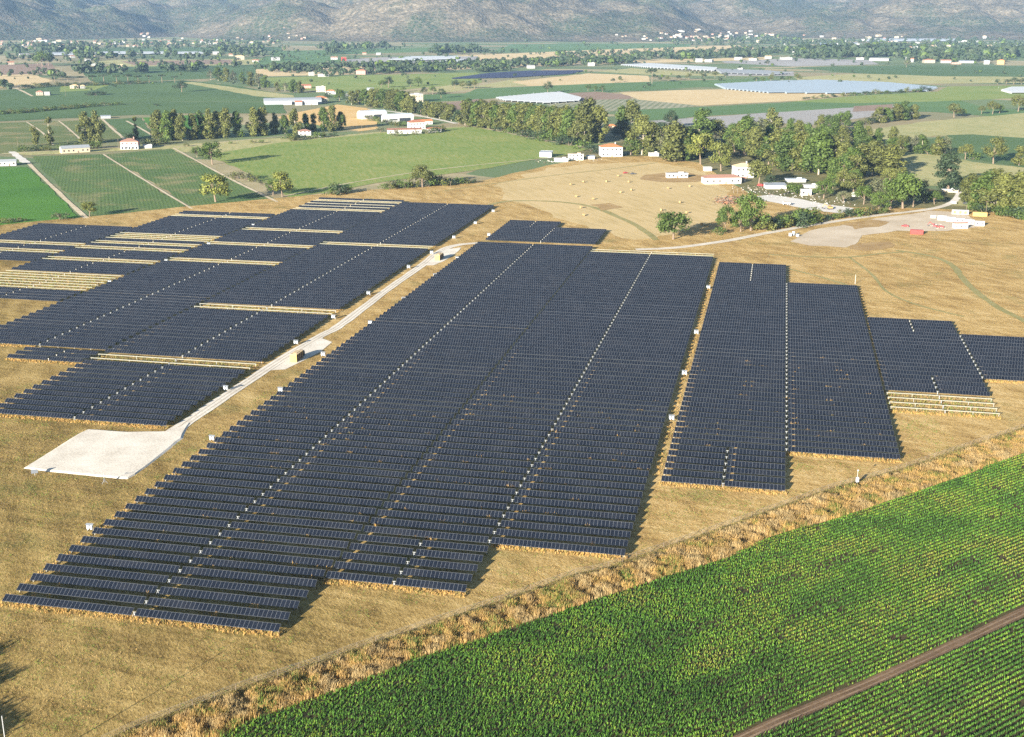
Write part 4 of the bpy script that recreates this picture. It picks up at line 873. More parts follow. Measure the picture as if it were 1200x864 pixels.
    if windows:
        nf = floors or (2 if hw > 4.6 else 1); n = int(max(2, min(6, W // 3.4))); di = n // 2
        for fl in range(nf):
            fh = hw / nf
            for i in range(n):
                xx = -W / 2 + W * (i + .5) / n
                if fl == 0 and i == di and door:
                    MB().box((xx, -D / 2 - .03, 0), (1.2, .08, 2.1)).build('door', M['wood'], t); continue
                f = MB().box((xx, -D / 2 - .02, fl * fh + fh * .34), (1.45, .05, 1.55)).build('window', M['wood' if wall != 'pink' else 'white'], t)
                MB().box((xx, -D / 2 - .05, fl * fh + fh * .34 + .12), (1.15, .06, 1.3)).build('pane', M['glass'], f)
        for sx in (-1, 1):
            for fl in range(nf):
                f = MB().box((sx * (W / 2 + .02), 0, fl * hw / nf + hw / nf * .34), (.05, 1.4, 1.5)).build('window', M['wood'], t)
                MB().box((sx * (W / 2 + .05), 0, fl * hw / nf + hw / nf * .34 + .12), (.06, 1.1, 1.25)).build('pane', M['glass'], f)
    return t
farm = house(153, 175.5, 20, 12.5, 'two storey pink farmhouse with white ground floor and brown hip roof', 'pink', 'brown', 'hip', -8, .8, chimney=True)
gx = 20 / SC(175.5); MB().box((0, 0, -.2), (gx + .12, gx * .8 + .12, 4.3)).build('ground_floor', M['white'], farm)
for i in range(5):
    xx = -gx / 2 + gx * (i + .5) / 5; f = MB().box((xx, -gx * .4 - .09, .5), (1.9, .06, 2.5)).build('window', M['grey'], farm); MB().box((xx, -gx * .4 - .13, .6), (1.6, .05, 2.2)).build('pane', M['glass'], f)
house(173, 174.3, 9, 4.6, 'small white shed right of the pink farmhouse', 'white', 'white', 'gable', 10, .6, False, name='shed', cat='shed')
house(88, 179.5, 32, 8.5, 'long cream barn with a pale grey roof by the vineyard', 'cream', 'sheet', 'gable', 12, .36, True, name='barn', cat='barn', floors=1)
house(9, 194.5, 20, 7, 'white building with a blue grey roof cut by the left edge', 'white', 'sheet', 'gable', -6, .5, True, floors=1)
house(124, 139, 11, 3.4, 'small shed with a green sheet roof left of the field strips', 'sheet', 'sheet', 'shed', 0, .6, False, name='shed', cat='shed')
house(357, 159, 14, 7, 'white cottage with a brown roof under the eucalyptus', 'white', 'brown', 'hip', 6, .7, True)
house(436, 139.5, 31, 9.5, 'left white arched barn in front of the windbreak', 'white', 'cab_white', 'arch', 22, .55, name='barn', cat='barn', detail=True)
house(466, 143.5, 34, 9.5, 'right white arched barn in front of the windbreak', 'white', 'cab_white', 'arch', 22, .5, name='barn', cat='barn')
house(488, 152, 19, 11, 'white farmhouse with a red hip roof beside the arched barns', 'white', 'tile', 'hip', 14, .6, True)
house(474, 157, 40, 6, 'long low red roofed shed in front of the white farmhouse', 'white', 'tile', 'shed', 5, .22, True, name='shed', cat='shed', floors=1)
house(508, 155.5, 17, 6, 'low white house with a red roof at the right of the farm', 'white', 'tile', 'hip', 12, .6, True)
house(498, 146, 16, 5.5, 'red roofed annex behind the white farmhouse', 'white', 'orange_tile', 'gable', 14, .6, True)
house(485, 120, 19, 9.5, 'cream two storey villa with an overhanging flat roof', 'cream', 'white', 'flat', 16, .7, True)
house(343, 122.5, 66, 7, 'long grey plastic greenhouse left of the orange roofed house', 'sheet', 'sheet', 'arch', 4, .35, name='greenhouse', cat='greenhouse')
house(376, 121, 14, 8, 'orange roofed house at the end of the grey greenhouse', 'cream', 'orange_tile', 'hip', 10, .7, True); house(363, 123, 18, 5, 'white shed before the grey greenhouse', 'white', 'white', 'gable', 8, .4, True, name='shed', cat='shed')
house(337, 123, 9, 4, 'small white outbuilding at the left end of the greenhouse', 'white', 'white', 'gable', 8, .6, False, name='shed', cat='shed'); house(350, 123.5, 8, 5, 'little red roofed hut before the grey greenhouse', 'white', 'tile', 'gable', 0, .7, False)
house(359, 103.5, 10, 4.5, 'pinkish house with a red roof among the hamlet trees', 'pink', 'tile', 'gable', 12, .7, True); house(376, 108, 11, 6.5, 'pale stacked house with a flat roof in the hamlet', 'cream', 'grey', 'flat', 0, .7, True)
house(388, 110.5, 12, 5, 'white house with a bright orange roof in the hamlet', 'white', 'orange_tile', 'hip', -8, .7, True); house(409, 114, 7, 4, 'white house right of the hamlet trees', 'white', 'white', 'gable', 20, .7, False); house(434, 106, 8, 3, 'blue white shed above the windbreak', 'sheet', 'sheet', 'gable', 0, .6, False, name='shed', cat='shed')
house(715.5, 184, 25, 14.5, 'white house with a bright orange hip roof beside the round tree', 'white', 'orange_tile', 'hip', 10, .75, True, chimney=True)
house(716, 153, 13, 7, 'orange roofed house half hidden between tall eucalyptus', 'cream', 'orange_tile', 'hip', 5, .7, True)
house(640, 184.5, 14, 7, 'metal lean to shed with a bluish roof at the hay field', 'steel', 'sheet', 'shed', -12, .6, False, name='shed', cat='shed')
house(658, 190, 16, 4.5, 'long white low container shed near the red car body', 'white', 'white', 'flat', -6, .35, False, name='shed', cat='shed')
house(675, 188, 18, 7.5, 'white walled hut with a stained flat roof', 'white', 'cream', 'flat', -6, .4, True, name='hut', cat='hut'); house(692, 187, 9, 4.5, 'small grey hut beside the orange roofed white house', 'grey', 'sheet', 'shed', 5, .6, False, name='hut', cat='hut')
house(772, 177, 10, 6, 'white shed hidden under the grove', 'white', 'white', 'gable', 0, .6, False, name='shed', cat='shed'); house(766, 183.5, 12, 4.5, 'grey open shelter at the edge of the brown plot', 'grey', 'grey', 'flat', 0, .5, False, name='shed', cat='shed')
house(870, 209, 21, 17, 'two storey white house with a tan hip roof', 'white', 'tan_roof', 'hip', 20, .8, True, chimney=True)
house(845, 216, 44, 10.5, 'long low white farmhouse with a brown roof', 'white', 'brown', 'hip', 16, .35, True, floors=1); house(866, 214, 14, 6, 'white annex joining the two white farm buildings', 'white', 'brown', 'gable', 16, .6, True)
house(829, 201, 9, 5, 'small white roofed shelter left of the brown roofed farmhouse', 'grey', 'white', 'shed', 15, .6, False, name='shed', cat='shed')
house(793, 209, 25, 6, 'row of grey concrete stalls on the brown plot', 'grey', 'grey', 'flat', 14, .3, True, name='stalls', cat='stable')
house(908, 222, 24, 6, 'open shed with a wide grey roof in the rubble yard', 'white', 'sheet', 'shed', 12, .6, False, name='shed', cat='shed'); house(932, 214, 22, 4, 'low pale storage roof behind the yard', 'white', 'cab_white', 'flat', 14, .5, False, name='shed', cat='shed')
house(944, 229.5, 12, 7.5, 'grey concrete block hut in the rubble yard', 'grey', 'grey', 'flat', 10, .6, True, name='hut', cat='hut'); house(950, 221, 16, 4, 'dark flat roof left of the bright green tree', 'grey', 'grey', 'flat', 12, .7, False, name='shed', cat='shed')
house(1003, 231, 9, 5, 'small white hut inside the thicket', 'white', 'white', 'gable', 10, .7, False, name='hut', cat='hut')
house(1113, 226, 18, 4, 'pale low wall building behind the site gate', 'cream', 'white', 'flat', 5, .3, False, name='gatehouse', cat='building'); house(1048, 176, 5, 3, 'tiny white hut at the dry field corner', 'white', 'white', 'gable', 0, .7, False, name='hut', cat='hut')
house(1143, 222, 16, 4, 'white roof glimpsed through the right eucalyptus', 'white', 'white', 'gable', 0, .6, False, name='shed', cat='shed'); house(1180, 224, 16, 4, 'second pale roof behind the right eucalyptus at the frame edge', 'white', 'sheet', 'gable', 0, .6, False, name='shed', cat='shed')
# houses farther out, told by their neighbours
for a in [
 (47, 112, 9, 6.5, 'pale house with a brown roof by the far left lane', 'cream', 'brown', 'hip'), (56, 112, 7, 5, 'white cube house beside the far left lane', 'white', 'white', 'flat'), (88, 104, 11, 5.5, 'tan house among the dark bushes in the left fields', 'cream', 'tan_roof', 'hip'), (97, 104, 6, 5, 'narrow white house right of the tan one', 'white', 'tan_roof', 'hip'),
 (13, 76, 8, 4.5, 'ochre house left of the dark clump', 'cream', 'tile', 'gable'), (28, 66, 12, 3.5, 'white shed left of the long greenhouse', 'white', 'white', 'gable'), (85, 68, 6, 3.5, 'white house at the start of the left hamlet', 'white', 'brown', 'gable'), (97, 69, 7, 4, 'cream house in the left hamlet', 'cream', 'tile', 'gable'), (109, 69, 8, 5, 'ochre block in the left hamlet', 'cream', 'tan_roof', 'hip'), (103, 72, 7, 3, 'white low house before the left hamlet', 'white', 'white', 'gable'), (110, 77, 6, 2.5, 'lone white shed below the left hamlet', 'white', 'white', 'flat'),
 (142, 79.5, 7, 4.5, 'pinkish house alone on the olive strip', 'pink', 'tan_roof', 'gable'), (168, 67, 4, 3, 'small white house at the greenhouse middle', 'white', 'tile', 'gable'), (253, 64, 8, 4, 'white house left of the dark grove', 'white', 'white', 'gable'), (271, 66, 6, 3.5, 'tan house left of the church like building', 'cream', 'tile', 'gable'),
 (281, 70, 12, 6, 'tall pale farm building with a tower in the left middle', 'cream', 'tan_roof', 'hip'), (300, 73, 8, 3.5, 'red roofed house right of the tower farm', 'white', 'tile', 'gable'), (323, 71, 11, 4.5, 'white farm house on the green field', 'white', 'white', 'gable'), (298, 62, 6, 3, 'tan house behind the dark grove', 'cream', 'tan_roof', 'gable'),
 (365, 89, 7, 5, 'white square house left of the white long wall', 'white', 'white', 'flat'), (379, 90, 14, 4, 'long white building below the pine strip', 'white', 'cream', 'flat'), (424, 87.5, 13, 7, 'pink house below the pine strip', 'pink', 'tile', 'hip'), (392, 70, 9, 4, 'white house with a dark roof on the far meadow', 'white', 'brown', 'gable'), (403, 71.5, 6, 5.5, 'small red house on the far meadow', 'red', 'tile', 'gable'),
 (427, 64, 5, 3, 'cream far house left of a dark tree row', 'cream', 'tile', 'gable'), (444, 64.5, 6, 3, 'white far house under a tree row', 'white', 'white', 'gable'), (622, 80.5, 10, 4.5, 'white house above the dark solar field', 'white', 'white', 'gable'), (693, 77.5, 9, 4.5, 'white box building left of the long plastic roofs', 'white', 'white', 'flat'), (868, 82.5, 7, 3, 'small white hall at the middle of the long plastic roofs', 'white', 'white', 'flat'),
 (819, 73, 9, 5, 'white house right of the tan strip', 'white', 'white', 'gable'), (831, 73, 10, 3.5, 'long white house beside the grey mulch', 'white', 'white', 'flat'), (865, 70.5, 10, 4, 'white arched hall on the grey mulch', 'white', 'white', 'arch'), (883, 71, 12, 2.6, 'low white hall right of the arched hall', 'white', 'white', 'flat'), (900, 69, 8, 4, 'white tan house near the plastic fields', 'white', 'tan_roof', 'gable'), (934, 64.5, 11, 5.5, 'bright white villa left of the far grove', 'white', 'white', 'hip'), (921, 53.8, 6, 3, 'white house above the bright villa', 'white', 'white', 'gable'),
 (921, 70, 14, 3, 'long white greenhouse hall before the far grove', 'white', 'white', 'flat'), (1008, 70, 10, 2.6, 'small white hall below the far grove', 'white', 'white', 'flat'), (1031, 71.5, 25, 4, 'long white hall below the far grove', 'white', 'white', 'gable'), (1063, 71, 4, 5, 'narrow white house at the grove end', 'white', 'white', 'gable'), (1069, 73, 4, 5.5, 'tall narrow white house at the grove end', 'white', 'tile', 'gable'), (1088, 74, 14, 5.5, 'cream house behind the green strip', 'cream', 'tile', 'hip'), (1108, 74, 13, 4.5, 'white house behind the green strip', 'white', 'tile', 'gable'), (1120, 75.5, 12, 2.6, 'pink low wall house behind the green strip', 'pink', 'cream', 'flat'), (1132, 74, 18, 3.2, 'long grey white hall behind the green strip', 'white', 'sheet', 'shed'),
 (1156, 75.5, 7, 5.5, 'white house left of the orange house', 'white', 'sheet', 'gable'), (1173, 75.5, 9, 6.5, 'bright orange house at the right far plain', 'yellow', 'orange_tile', 'hip'), (1081, 62, 9, 4, 'pink house in the right far trees', 'pink', 'cream', 'hip'), (1162, 58, 4, 4, 'white house right of the far dark trees', 'white', 'white', 'gable'), (1122, 62, 6, 3, 'white house in the right far grove', 'white', 'white', 'gable'),
]:
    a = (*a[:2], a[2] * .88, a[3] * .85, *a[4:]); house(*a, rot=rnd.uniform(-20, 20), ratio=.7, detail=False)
# plastic sheeted growing tunnels: low multi span roofs
def greenhouse(pts, label, span=9.0, h=3.4, col='cab_white', ang=None, gauge=None):
    """many low arches side by side under film, following the outline of the plot"""
    poly = [G(*p)[:2] for p in pts]; c = np.mean(poly, 0); a = ang if ang is not None else math.atan2(*(np.array(poly[1]) - np.array(poly[0]))[::-1])
    ca, sa = math.cos(a), math.sin(a); q = [((x - c[0]) * ca + (y - c[1]) * sa, -(x - c[0]) * sa + (y - c[1]) * ca) for x, y in poly]
    v0, v1 = min(p[1] for p in q), max(p[1] for p in q); mb = MB(); v = v0
    while v < v1 - 1:
        vm = v + span / 2; X = []
        for i in range(len(q)):
            (xa, ya), (xb, yb) = q[i], q[(i + 1) % len(q)]
            if (ya > vm) != (yb > vm): X.append(xa + (xb - xa) * (vm - ya) / (yb - ya))
        X.sort()
        for x0, x1 in zip(X[::2], X[1::2]):
            if x1 - x0 < 4: continue
            pr = [(v + span * k / 6, h * (.55 + .45 * math.sin(math.pi * k / 6))) for k in range(7)]
            for k in range(6): mb.quad((x0, *pr[k]), (x1, *pr[k]), (x1, *pr[k + 1]), (x0, *pr[k + 1]))
            for xx in (x0, x1): mb.quad(*[(xx, *p) for p in pr], (xx, v + span, 0), (xx, v, 0))
        v += span
    if not mb.f: return
    vm_ = [(mb.v)]
    for xa in (v0, v): mb.quad((-.2, xa, 0), (.2, xa, 0), (.2, xa, h * .55), (-.2, xa, h * .55))
    o = mb.build('greenhouse', FILM[col]); o.location = (*c, 0); o.rotation_euler.z = a
    tag(o, label, 'greenhouse')
FILM = {'cab_white': plain('white_film', (.31, .325, .335), .45, .4), 'blue': plain('blue_white_film', (.21, .25, .285), .4, .4), 'grey': plain('grey_film', (.18, .19, .20), .5, .4)}
greenhouse([(581, 116), (640, 110.5), (656, 109.5), (681, 116), (678, 119.5), (640, 122), (592, 119)], 'white plastic greenhouse plot behind the long windbreak', 9, 3.2, ang=.12)
greenhouse([(838, 100), (900, 96.5), (960, 95), (1040, 98), (1098, 103.5), (1085, 107.5), (1040, 108.5), (980, 110.5), (900, 109.5), (850, 105)], 'wide blue white plastic greenhouse plot on the right plain', 10, 3.0, 'blue', ang=.12)
greenhouse([(728, 77), (762, 75.5), (840, 80.5), (836, 84), (760, 80)], 'long white plastic roofs in the far middle', 10, 3.5, ang=.1); greenhouse([(838, 82), (900, 84), (925, 87), (905, 88.5), (845, 86.5)], 'grey plastic roofs right of the long white ones', 10, 3.2, 'grey', ang=.1)
greenhouse([(1174, 107), (1186, 103.5), (1220, 103), (1220, 109.5), (1185, 110)], 'white plastic greenhouse at the right frame edge', 9, 3.0, ang=.1)
greenhouse([(455, 71), (480, 67.5), (537, 67), (535, 70), (480, 72)], 'long white greenhouse before the far tree row', 12, 4, ang=.05); greenhouse([(514, 73), (545, 70.5), (550, 72), (530, 74)], 'pale greenhouse right of the long white one', 12, 3.5, ang=.05)
greenhouse([(60, 65.5), (62, 62.5), (150, 61.5), (150, 64), (100, 65.5)], 'long white greenhouse in the left distance', 14, 4, ang=.02); greenhouse([(160, 64), (165, 61.8), (240, 62), (240, 64)], 'second long white greenhouse right of the first in the left distance', 14, 4, ang=.02)
greenhouse([(1015, 49), (1018, 46.3), (1120, 46.5), (1118, 49)], 'long pale greenhouse roofs at the foot of the right hills', 16, 4.5, ang=0); greenhouse([(958, 53), (962, 51), (1005, 51), (1003, 53)], 'pale green white greenhouse left of the hill foot halls', 16, 4, 'blue', ang=0)
# far solar field on the plain: many small tilted tables, one mass
pl = [G(*p)[:2] for p in [(528, 93), (575, 86.5), (620, 84), (684, 83.6), (670, 87), (600, 91.5)]]; mb = MB(); ys = np.arange(min(p[1] for p in pl), max(p[1] for p in pl), 7.)
for yy in ys:
    X = sorted(xa + (xb - xa) * (yy - ya) / (yb - ya) for (xa, ya), (xb, yb) in zip(pl, pl[1:] + pl[:1]) if (ya > yy) != (yb > yy))
    for x0, x1 in zip(X[::2], X[1::2]): mb.quad((x0, yy - 2, .7), (x1, yy - 2, .7), (x1, yy + 2, 2.4), (x0, yy + 2, 2.4)); mb.quad((x0, yy + 2, 2.35), (x1, yy + 2, 2.35), (x1, yy - 2, .65), (x0, yy - 2, .65))
tag(mb.build('distant_solar_tables', plain('far_modules', (.022, .026, .05), .3, .5)), 'dark blue solar field on the far plain beyond the windbreak', 'solar tables', kind='stuff')
# towns at the foot of the hills
proto = []
for wl, rf, kd, W, H in [('white', 'tile', 'gable', 11, 7), ('cream', 'tile', 'hip', 13, 8), ('white', 'white', 'flat', 15, 8), ('cream', 'brown', 'gable', 12, 7), ('white', 'tan_roof', 'hip', 16, 9), ('pink', 'tile', 'hip', 11, 7), ('white', 'white', 'flat', 34, 7), ('cream', 'tan_roof', 'flat', 24, 9)]:
    py = 50; s = SC(py); o = house(600, py, W * s, H * s, 'x', wl, rf, kd, detail=False, ratio=.8); proto.append(o.data); bpy.data.objects.remove(o)
def hill_point(px, py):
    """where the sight line through the pixel meets the plain or the hillside"""
    a, b = px - 600, py - 432; d = np.array((a, FPX * CP - b * SP, -(FPX * SP + b * CP))); d /= d[1]
    Y = np.arange(3000., 9000., 8.); X = d[0] * Y; Z = CAM_H + d[2] * Y; h = np.maximum(ground_h(X, Y) - .6, 0)
    k = np.argmax(Z < h + .01); return (X[k], Y[k], h[k]) if (Z < h + .01).any() else None
for n, x0, x1, y0, y1, slope, where, bigs in [(62, 0, 160, 47, 57, 0, 'small pale house of the town at the foot of the left hill', .1), (44, 150, 320, 45, 54, -.0, 'small pale house of the village row right of the valley mouth', .12), (11, 163, 180, 37, 45, 0, 'tiny white house in the valley notch between the hills', 0),
                                             (64, 790, 905, 36, 50, 0, 'pale house of the dense village below the right hill', .25), (14, 720, 800, 40, 48, 0, 'scattered house left of the dense village', .1), (30, 900, 1060, 42, 58, 0, 'white building on the plain right of the dense village', .3), (26, 1060, 1200, 44, 60, 0, 'pale building among the far right trees', .35), (8, 300, 360, 30, 50, 0, 'white house on the lower slope of the middle hill', .1)]:
    for k in range(n):
        p = hill_point(rnd.uniform(x0, x1), rnd.uniform(y0, y1) if rnd.random() < .6 else rnd.gauss((y0 + y1) / 2 + 1, (y1 - y0) / 6))
        if p is None: continue
        o = link('town_house', proto[rnd.choice((6, 7)) if rnd.random() < bigs else rnd.randrange(6)], None, p, rnd.uniform(-.5, .5)); sc = rnd.uniform(.6, 1.1); o.scale = (sc, sc, sc)
        tag(o, where, 'house', where.replace('small ', '').replace('tiny ', '').replace('house', 'houses').replace('building', 'buildings'))

# ------------------------------------------------------------------ yellow transformer cabins on the gravel road
def cabin(px, py, label, l=6.6):
    t = thing('transformer_cabin', label, 'cabin', G(px, py, GZ), -GAP, 'transformer cabins on the gravel road')
    MB().box((0, l / 2, .15), (2.7, l, 2.75)).box((0, l / 2, -.1), (2.9, l + .2, .3)).build('body', M['yellow'], t)
    MB().box((0, l / 2, 2.903), (2.9, l + .2, .14)).box((0, l / 2, 3.043), (1.4, l * .5, .12)).build('roof', M['tan_roof'], t)
    for y in (1.2, 3.2, 5.2):
        d = MB().box((1.37, y, .3), (.06, 1.5, 2.3)).build('door', M['rust'], t); MB().box((1.42, y + .5, 1.3), (.06, .1, .25)).build('handle', M['steel'], d)
    MB().box((0, -.03, 1.6), (1.2, .05, .7)).build('vent', M['yellow'], t)
def transformer(px, py, label):
    x_, y_, z_ = G(px, py, GZ)
    t = thing('transformer_unit', label, 'transformer', (x_ + 8.3 * WX, y_ + 8.3 * WY, z_), -GAP, 'oil transformers behind the cabins')
    MB().box((0, 0, 0), (2.4, 2.6, .3)).build('plinth', M['grey'], t); MB().box((0, 0, .3), (1.9, 1.5, 2.1)).build('tank', M['rust'], t)
    for x in (-1.05, 1.05):
        f = MB()
        for i in range(7): f.box((x, -.66 + i * .22, .5), (.22, .08, 1.5))
        f.box((x * .93, 0, 1.1), (.08, 1.5, .2)); f.build('cooling_fins', M['darkmetal'], t)
    for x in (-.5, 0, .5): MB().tube((x, 0, 2.4), (x, 0, 3.0), .11, .06).build('bushing', M['rust'], t)
cabin(344, 424.5, 'yellow transformer cabin on the gravel road, the nearer of two'); transformer(344, 424.5, 'brown transformer behind the nearer yellow cabin')
cabin(512.5, 305.5, 'yellow transformer cabin at the far bend of the gravel road'); transformer(512.5, 305.5, 'brown transformer behind the farther yellow cabin')
# ------------------------------------------------------------------ site camp
def container(px, py, L, D, H, rot, mat, label, name='container', cat='container', group=None, wins=0, roof=None, stripes=None):
    t = thing(name, label, cat, G(px, py, GZ), R(rot), group)
    MB().box((0, 0, 0), (L, D, H)).build('body', M[mat], t)
    MB().box((0, 0, H + .002), (L + .1, D + .1, .1)).build('roof', M[roof or mat], t)
    n = int(L / .45); rb = MB()
    for i in range(n): rb.box((-L / 2 + (i + .5) * L / n, -D / 2 - .025, .12), (.12, .05, H - .25))
    if not wins: rb.build('corrugation', M[mat], t)
    for i in range(wins):
        x = -L / 2 + L * (i + .5) / wins
        f = MB().box((x, -D / 2 - .02, 1.0), (1.1, .05, 1.1)).build('window', M['grey'], t); MB().box((x, -D / 2 - .05, 1.1), (.9, .05, .9)).build('pane', M['glass'], f)
    MB().box((L / 2 + .02, 0, .15), (.05, D * .8, H - .3)).build('door', M[stripes or mat], t)
    return t
g_ = 'white site office cabins in a row'
for i, (x, y) in enumerate([(1104, 258), (1114, 259.6), (1125, 261.2), (1136, 262.8), (1148, 264.6)]):
    container(x, y, 5.6, 2.5, 2.8, -24, 'white', f"white site office cabin in the row, {['leftmost', '2nd from the left', 'middle one', '4th from the left', 'rightmost'][i]}", 'office_cabin', 'cabin', g_, 2)
t = container(1125, 267.5, 8.6, 3.4, 3.0, 4, 'white', 'white cabin with a dark ridged roof in front of the office row', 'office_cabin', 'cabin', None, 3)
MB().quad((-4.5, -1.9, 3.1), (4.5, -1.9, 3.1), (4.5, 0, 3.9), (-4.5, 0, 3.9)).quad((4.5, 1.9, 3.1), (-4.5, 1.9, 3.1), (-4.5, 0, 3.9), (4.5, 0, 3.9)).build('gable_roof', M['brown'], t)
container(1074, 274.5, 7.4, 2.5, 2.6, -14, 'red', 'rusty red shipping container on the site yard')
t = container(1125, 251, 10.5, 2.4, 2.7, -14, 'white', 'long white container with ochre panels by the gate')
for x in (-3.6, 0, 3.2): MB().box((x, -1.24, .3), (1.9, .05, 2.0)).build('panel', M['yellow'], t)
container(1148, 253.5, 9.0, 2.4, 2.6, -14, 'yellow', 'long ochre container right of the gate')
container(1093.5, 255.5, 3.4, 1.8, 1.6, -10, 'white', 'small white tank box on the site yard', 'tank_box', 'box')
for i, (x, y, h) in enumerate([(926, 277, 1.8), (930, 276, 2.3), (934.5, 277.5, 1.5)]):
    t = thing('pallet_stack', f"wrapped pale pallet stack beside the site road, {['leftmost and low', 'middle and tallest', 'rightmost and lowest'][i]}", 'pallets', G(x, y, GZ), rnd.uniform(0, 1), 'pallet stacks at the road fork')
    MB().box((0, 0, 0), (1.5, 1.3, .16)).build('pallet', M['wood'], t); MB().box((0, 0, .16), (1.4, 1.2, h)).build('load', M['cab_white'], t)
# ------------------------------------------------------------------ vehicles
def wheel(mb_loc, r, wdt, parent):
    w_ = MB().tube((mb_loc[0] - wdt / 2, mb_loc[1], r), (mb_loc[0] + wdt / 2, mb_loc[1], r), r, k=12); o = w_.build('wheel', M['tyre'], parent)
    MB().tube((mb_loc[0] - wdt / 2 - .01, mb_loc[1], r), (mb_loc[0] + wdt / 2 + .01, mb_loc[1], r), r * .5, k=8).build('rim', M['steel'], o)
def car(px, py, rot, mat, label, van=False, z=GZ):
    t = thing('van' if van else 'car', label, 'van' if van else 'car', G(px, py, z), R(rot))
    L, W = (5.2, 2.0) if van else (4.2, 1.75)
    b = MB(); b.box((0, 0, .35), (W, L, .55)); b.box((0, -.2 if not van else -.35, .9), (W * .95, L * (.55 if not van else .82), .58 if not van else 1.05), 0, (.86, .76 if not van else .92)); b.build('body', M[mat], t)
    MB().box((0, -.2 if not van else -.35, .98), (W * .955, L * (.5 if not van else .78), .36 if not van else .5), 0, (.9, .84)).build('window', M['glass'], t)
    for x in (-W / 2 + .05, W / 2 - .05):
        for y in (-L * .31, L * .31): wheel((x, y), .34, .22, t)
    for x in (-W * .35, W * .35): MB().box((x, L / 2 + .01, .6), (.3, .05, .18)).build('headlight', M['cab_white'], t)
    return t
def excavator(px, py, rot, label, z=GZ, k=1.0):
    t = thing('excavator', label, 'excavator', G(px, py, z), R(rot)); t.scale = (k, k, k)
    for x in (-1.05, 1.05): MB().box((x, 0, 0), (.55, 3.6, .8), 0, (1, .8)).build('track', M['darkmetal'], t)
    MB().box((0, -.3, .85), (2.4, 2.8, 1.0)).build('body', M['yellow'], t); c = MB().box((-.6, .6, 1.85), (1.1, 1.3, 1.2), 0, (.9, .9)).build('cab', M['yellow'], t); MB().box((-.6, .62, 2.05), (1.14, 1.33, .7)).build('window', M['glass'], c)
    b = MB(); b.tube((.35, 1, 1.6), (.35, 3.6, 4.0), .28, .22); b.tube((.35, 3.6, 4.0), (.35, 5.4, 1.7), .2, .16); b.build('boom', M['yellow'], t); MB().box((.35, 5.3, .8), (.9, .9, .9), 0, (1, .6)).build('bucket', M['darkmetal'], t)
car(733, 203.5, -62, 'red', 'red car parked beside the dark bush on the hay field edge'); car(741.5, 204.5, -70, 'darkmetal', 'dark car shape standing in for the shadow behind the red car')  # the dark car shape takes the place of the red car's shadow
excavator(972.5, 245.5, 100, 'yellow excavator on the pale yard road'); excavator(1095, 266.5, 60, 'red and dark digger left of the white cabins', k=.8)
bpy.data.objects['excavator.001'].children[2].data = bpy.data.objects['excavator.001'].children[2].data.copy()
for c in bpy.data.objects['excavator.001'].children:
    if c.data.materials[0] == M['yellow']: c.data.materials[0] = M['red']
car(1102, 267, 75, 'red', 'red car right of the digger on the site yard'); car(1060.5, 266, 80, 'red', 'red car at the left end of the site yard'); car(1131, 239.5, 10, 'darkmetal', 'dark car standing at the site gate'); car(1117, 239, 10, 'white', 'white van left of the dark car at the gate', True)
t = thing('dump_trailer', 'cream dump trailer on the grass below the yard road', 'trailer', G(923, 240.5, GZ), R(70))
MB().box((0, 0, .9), (2.2, 4.2, 1.2), 0, (1.1, 1.05)).build('tipper', M['cream'], t); MB().box((0, 0, .6), (1, 5.6, .25)).build('chassis', M['darkmetal'], t); MB().box((0, 2.9, .9), (2.1, 1.3, 1.6)).build('cab', M['cream'], t)
for x in (-1, 1):
    for y in (-1.2, 0, 2.8): wheel((x, y), .48, .3, t)
car(891, 218.5, 40, 'red', 'bright red car in the rubble yard by the olive tree', True); car(357, 161.5, 60, 'darkmetal', 'dark car parked at the white cottage'); car(375, 161, 80, 'darkmetal', 'black van among the garden bushes', True)
# ------------------------------------------------------------------ hay bales
def bale(px, py, i):
    o = MB().tube((-.7, 0, .75), (.7, 0, .75), .78, k=14).tube((-.72, 0, .75), (-.7, 0, .75), .5, k=10).build('hay_bale', M['hay']); o.location = G(px, py, .3); o.rotation_euler.z = rnd.uniform(0, 3); o.scale = (1.0,) * 3; return o
bl = [(724, 207), (711, 213.5), (737, 214), (740, 223.5), (727, 226), (783, 221.5), (808, 219), (684, 214), (669, 217), (675, 231), (695, 234), (681, 244), (684, 253), (727, 227.5), (740, 222), (775, 247), (797, 238), (805, 250), (822, 264)]
bl = [b for i, b in enumerate(bl) if all(math.hypot(b[0] - c[0], b[1] - c[1]) > 2 for c in bl[:i])]; bl.sort(key=lambda b: b[1])
for i, b in enumerate(bl): tag(bale(*b, i), f"round straw bale on the hay field, {ordinal(i + 1) + ' from the far side' if i else 'farthest from the solar rows'}", 'hay bale', 'round bales on the hay field')
# ------------------------------------------------------------------ masts, poles and instruments
def mast(px, py, h, label, name='mast', cat='mast', box=None, arms=False, mat='white', r=.07, z=GZ):
    t = thing(name, label, cat, G(px, py, z)); MB().tube((0, 0, -.3), (0, 0, h), r, r * .7, 8).build('pole', M[mat], t)
    if box: MB().box((0, -.18, box), (.75, .5, 1.3)).build('cabinet', M['cab_white'], t); MB().box((0, -.1, h - .1), (.35, .4, .3)).build('camera_head', M['white'], t)
    if arms:
        MB().box((0, 0, h - .5), (1.6, .12, .12)).build('crossarm', M[mat], t)
        for x in (-.7, 0, .7): MB().tube((x, 0, h - .38), (x, 0, h - .1), .05, .04).build('insulator', M['brown'], t)
    return t
mast(1004, 567.8, 4.3, 'white camera mast with a cabinet beside the tall dry reeds', 'camera_mast', 'mast', .9)
mast(1002, 333, 4.8, 'thin white mast on the dry grass behind the right block', r=.11); mast(12, 912, 12.5, 'white mast cut by the near left corner', r=.12, mat='steel')
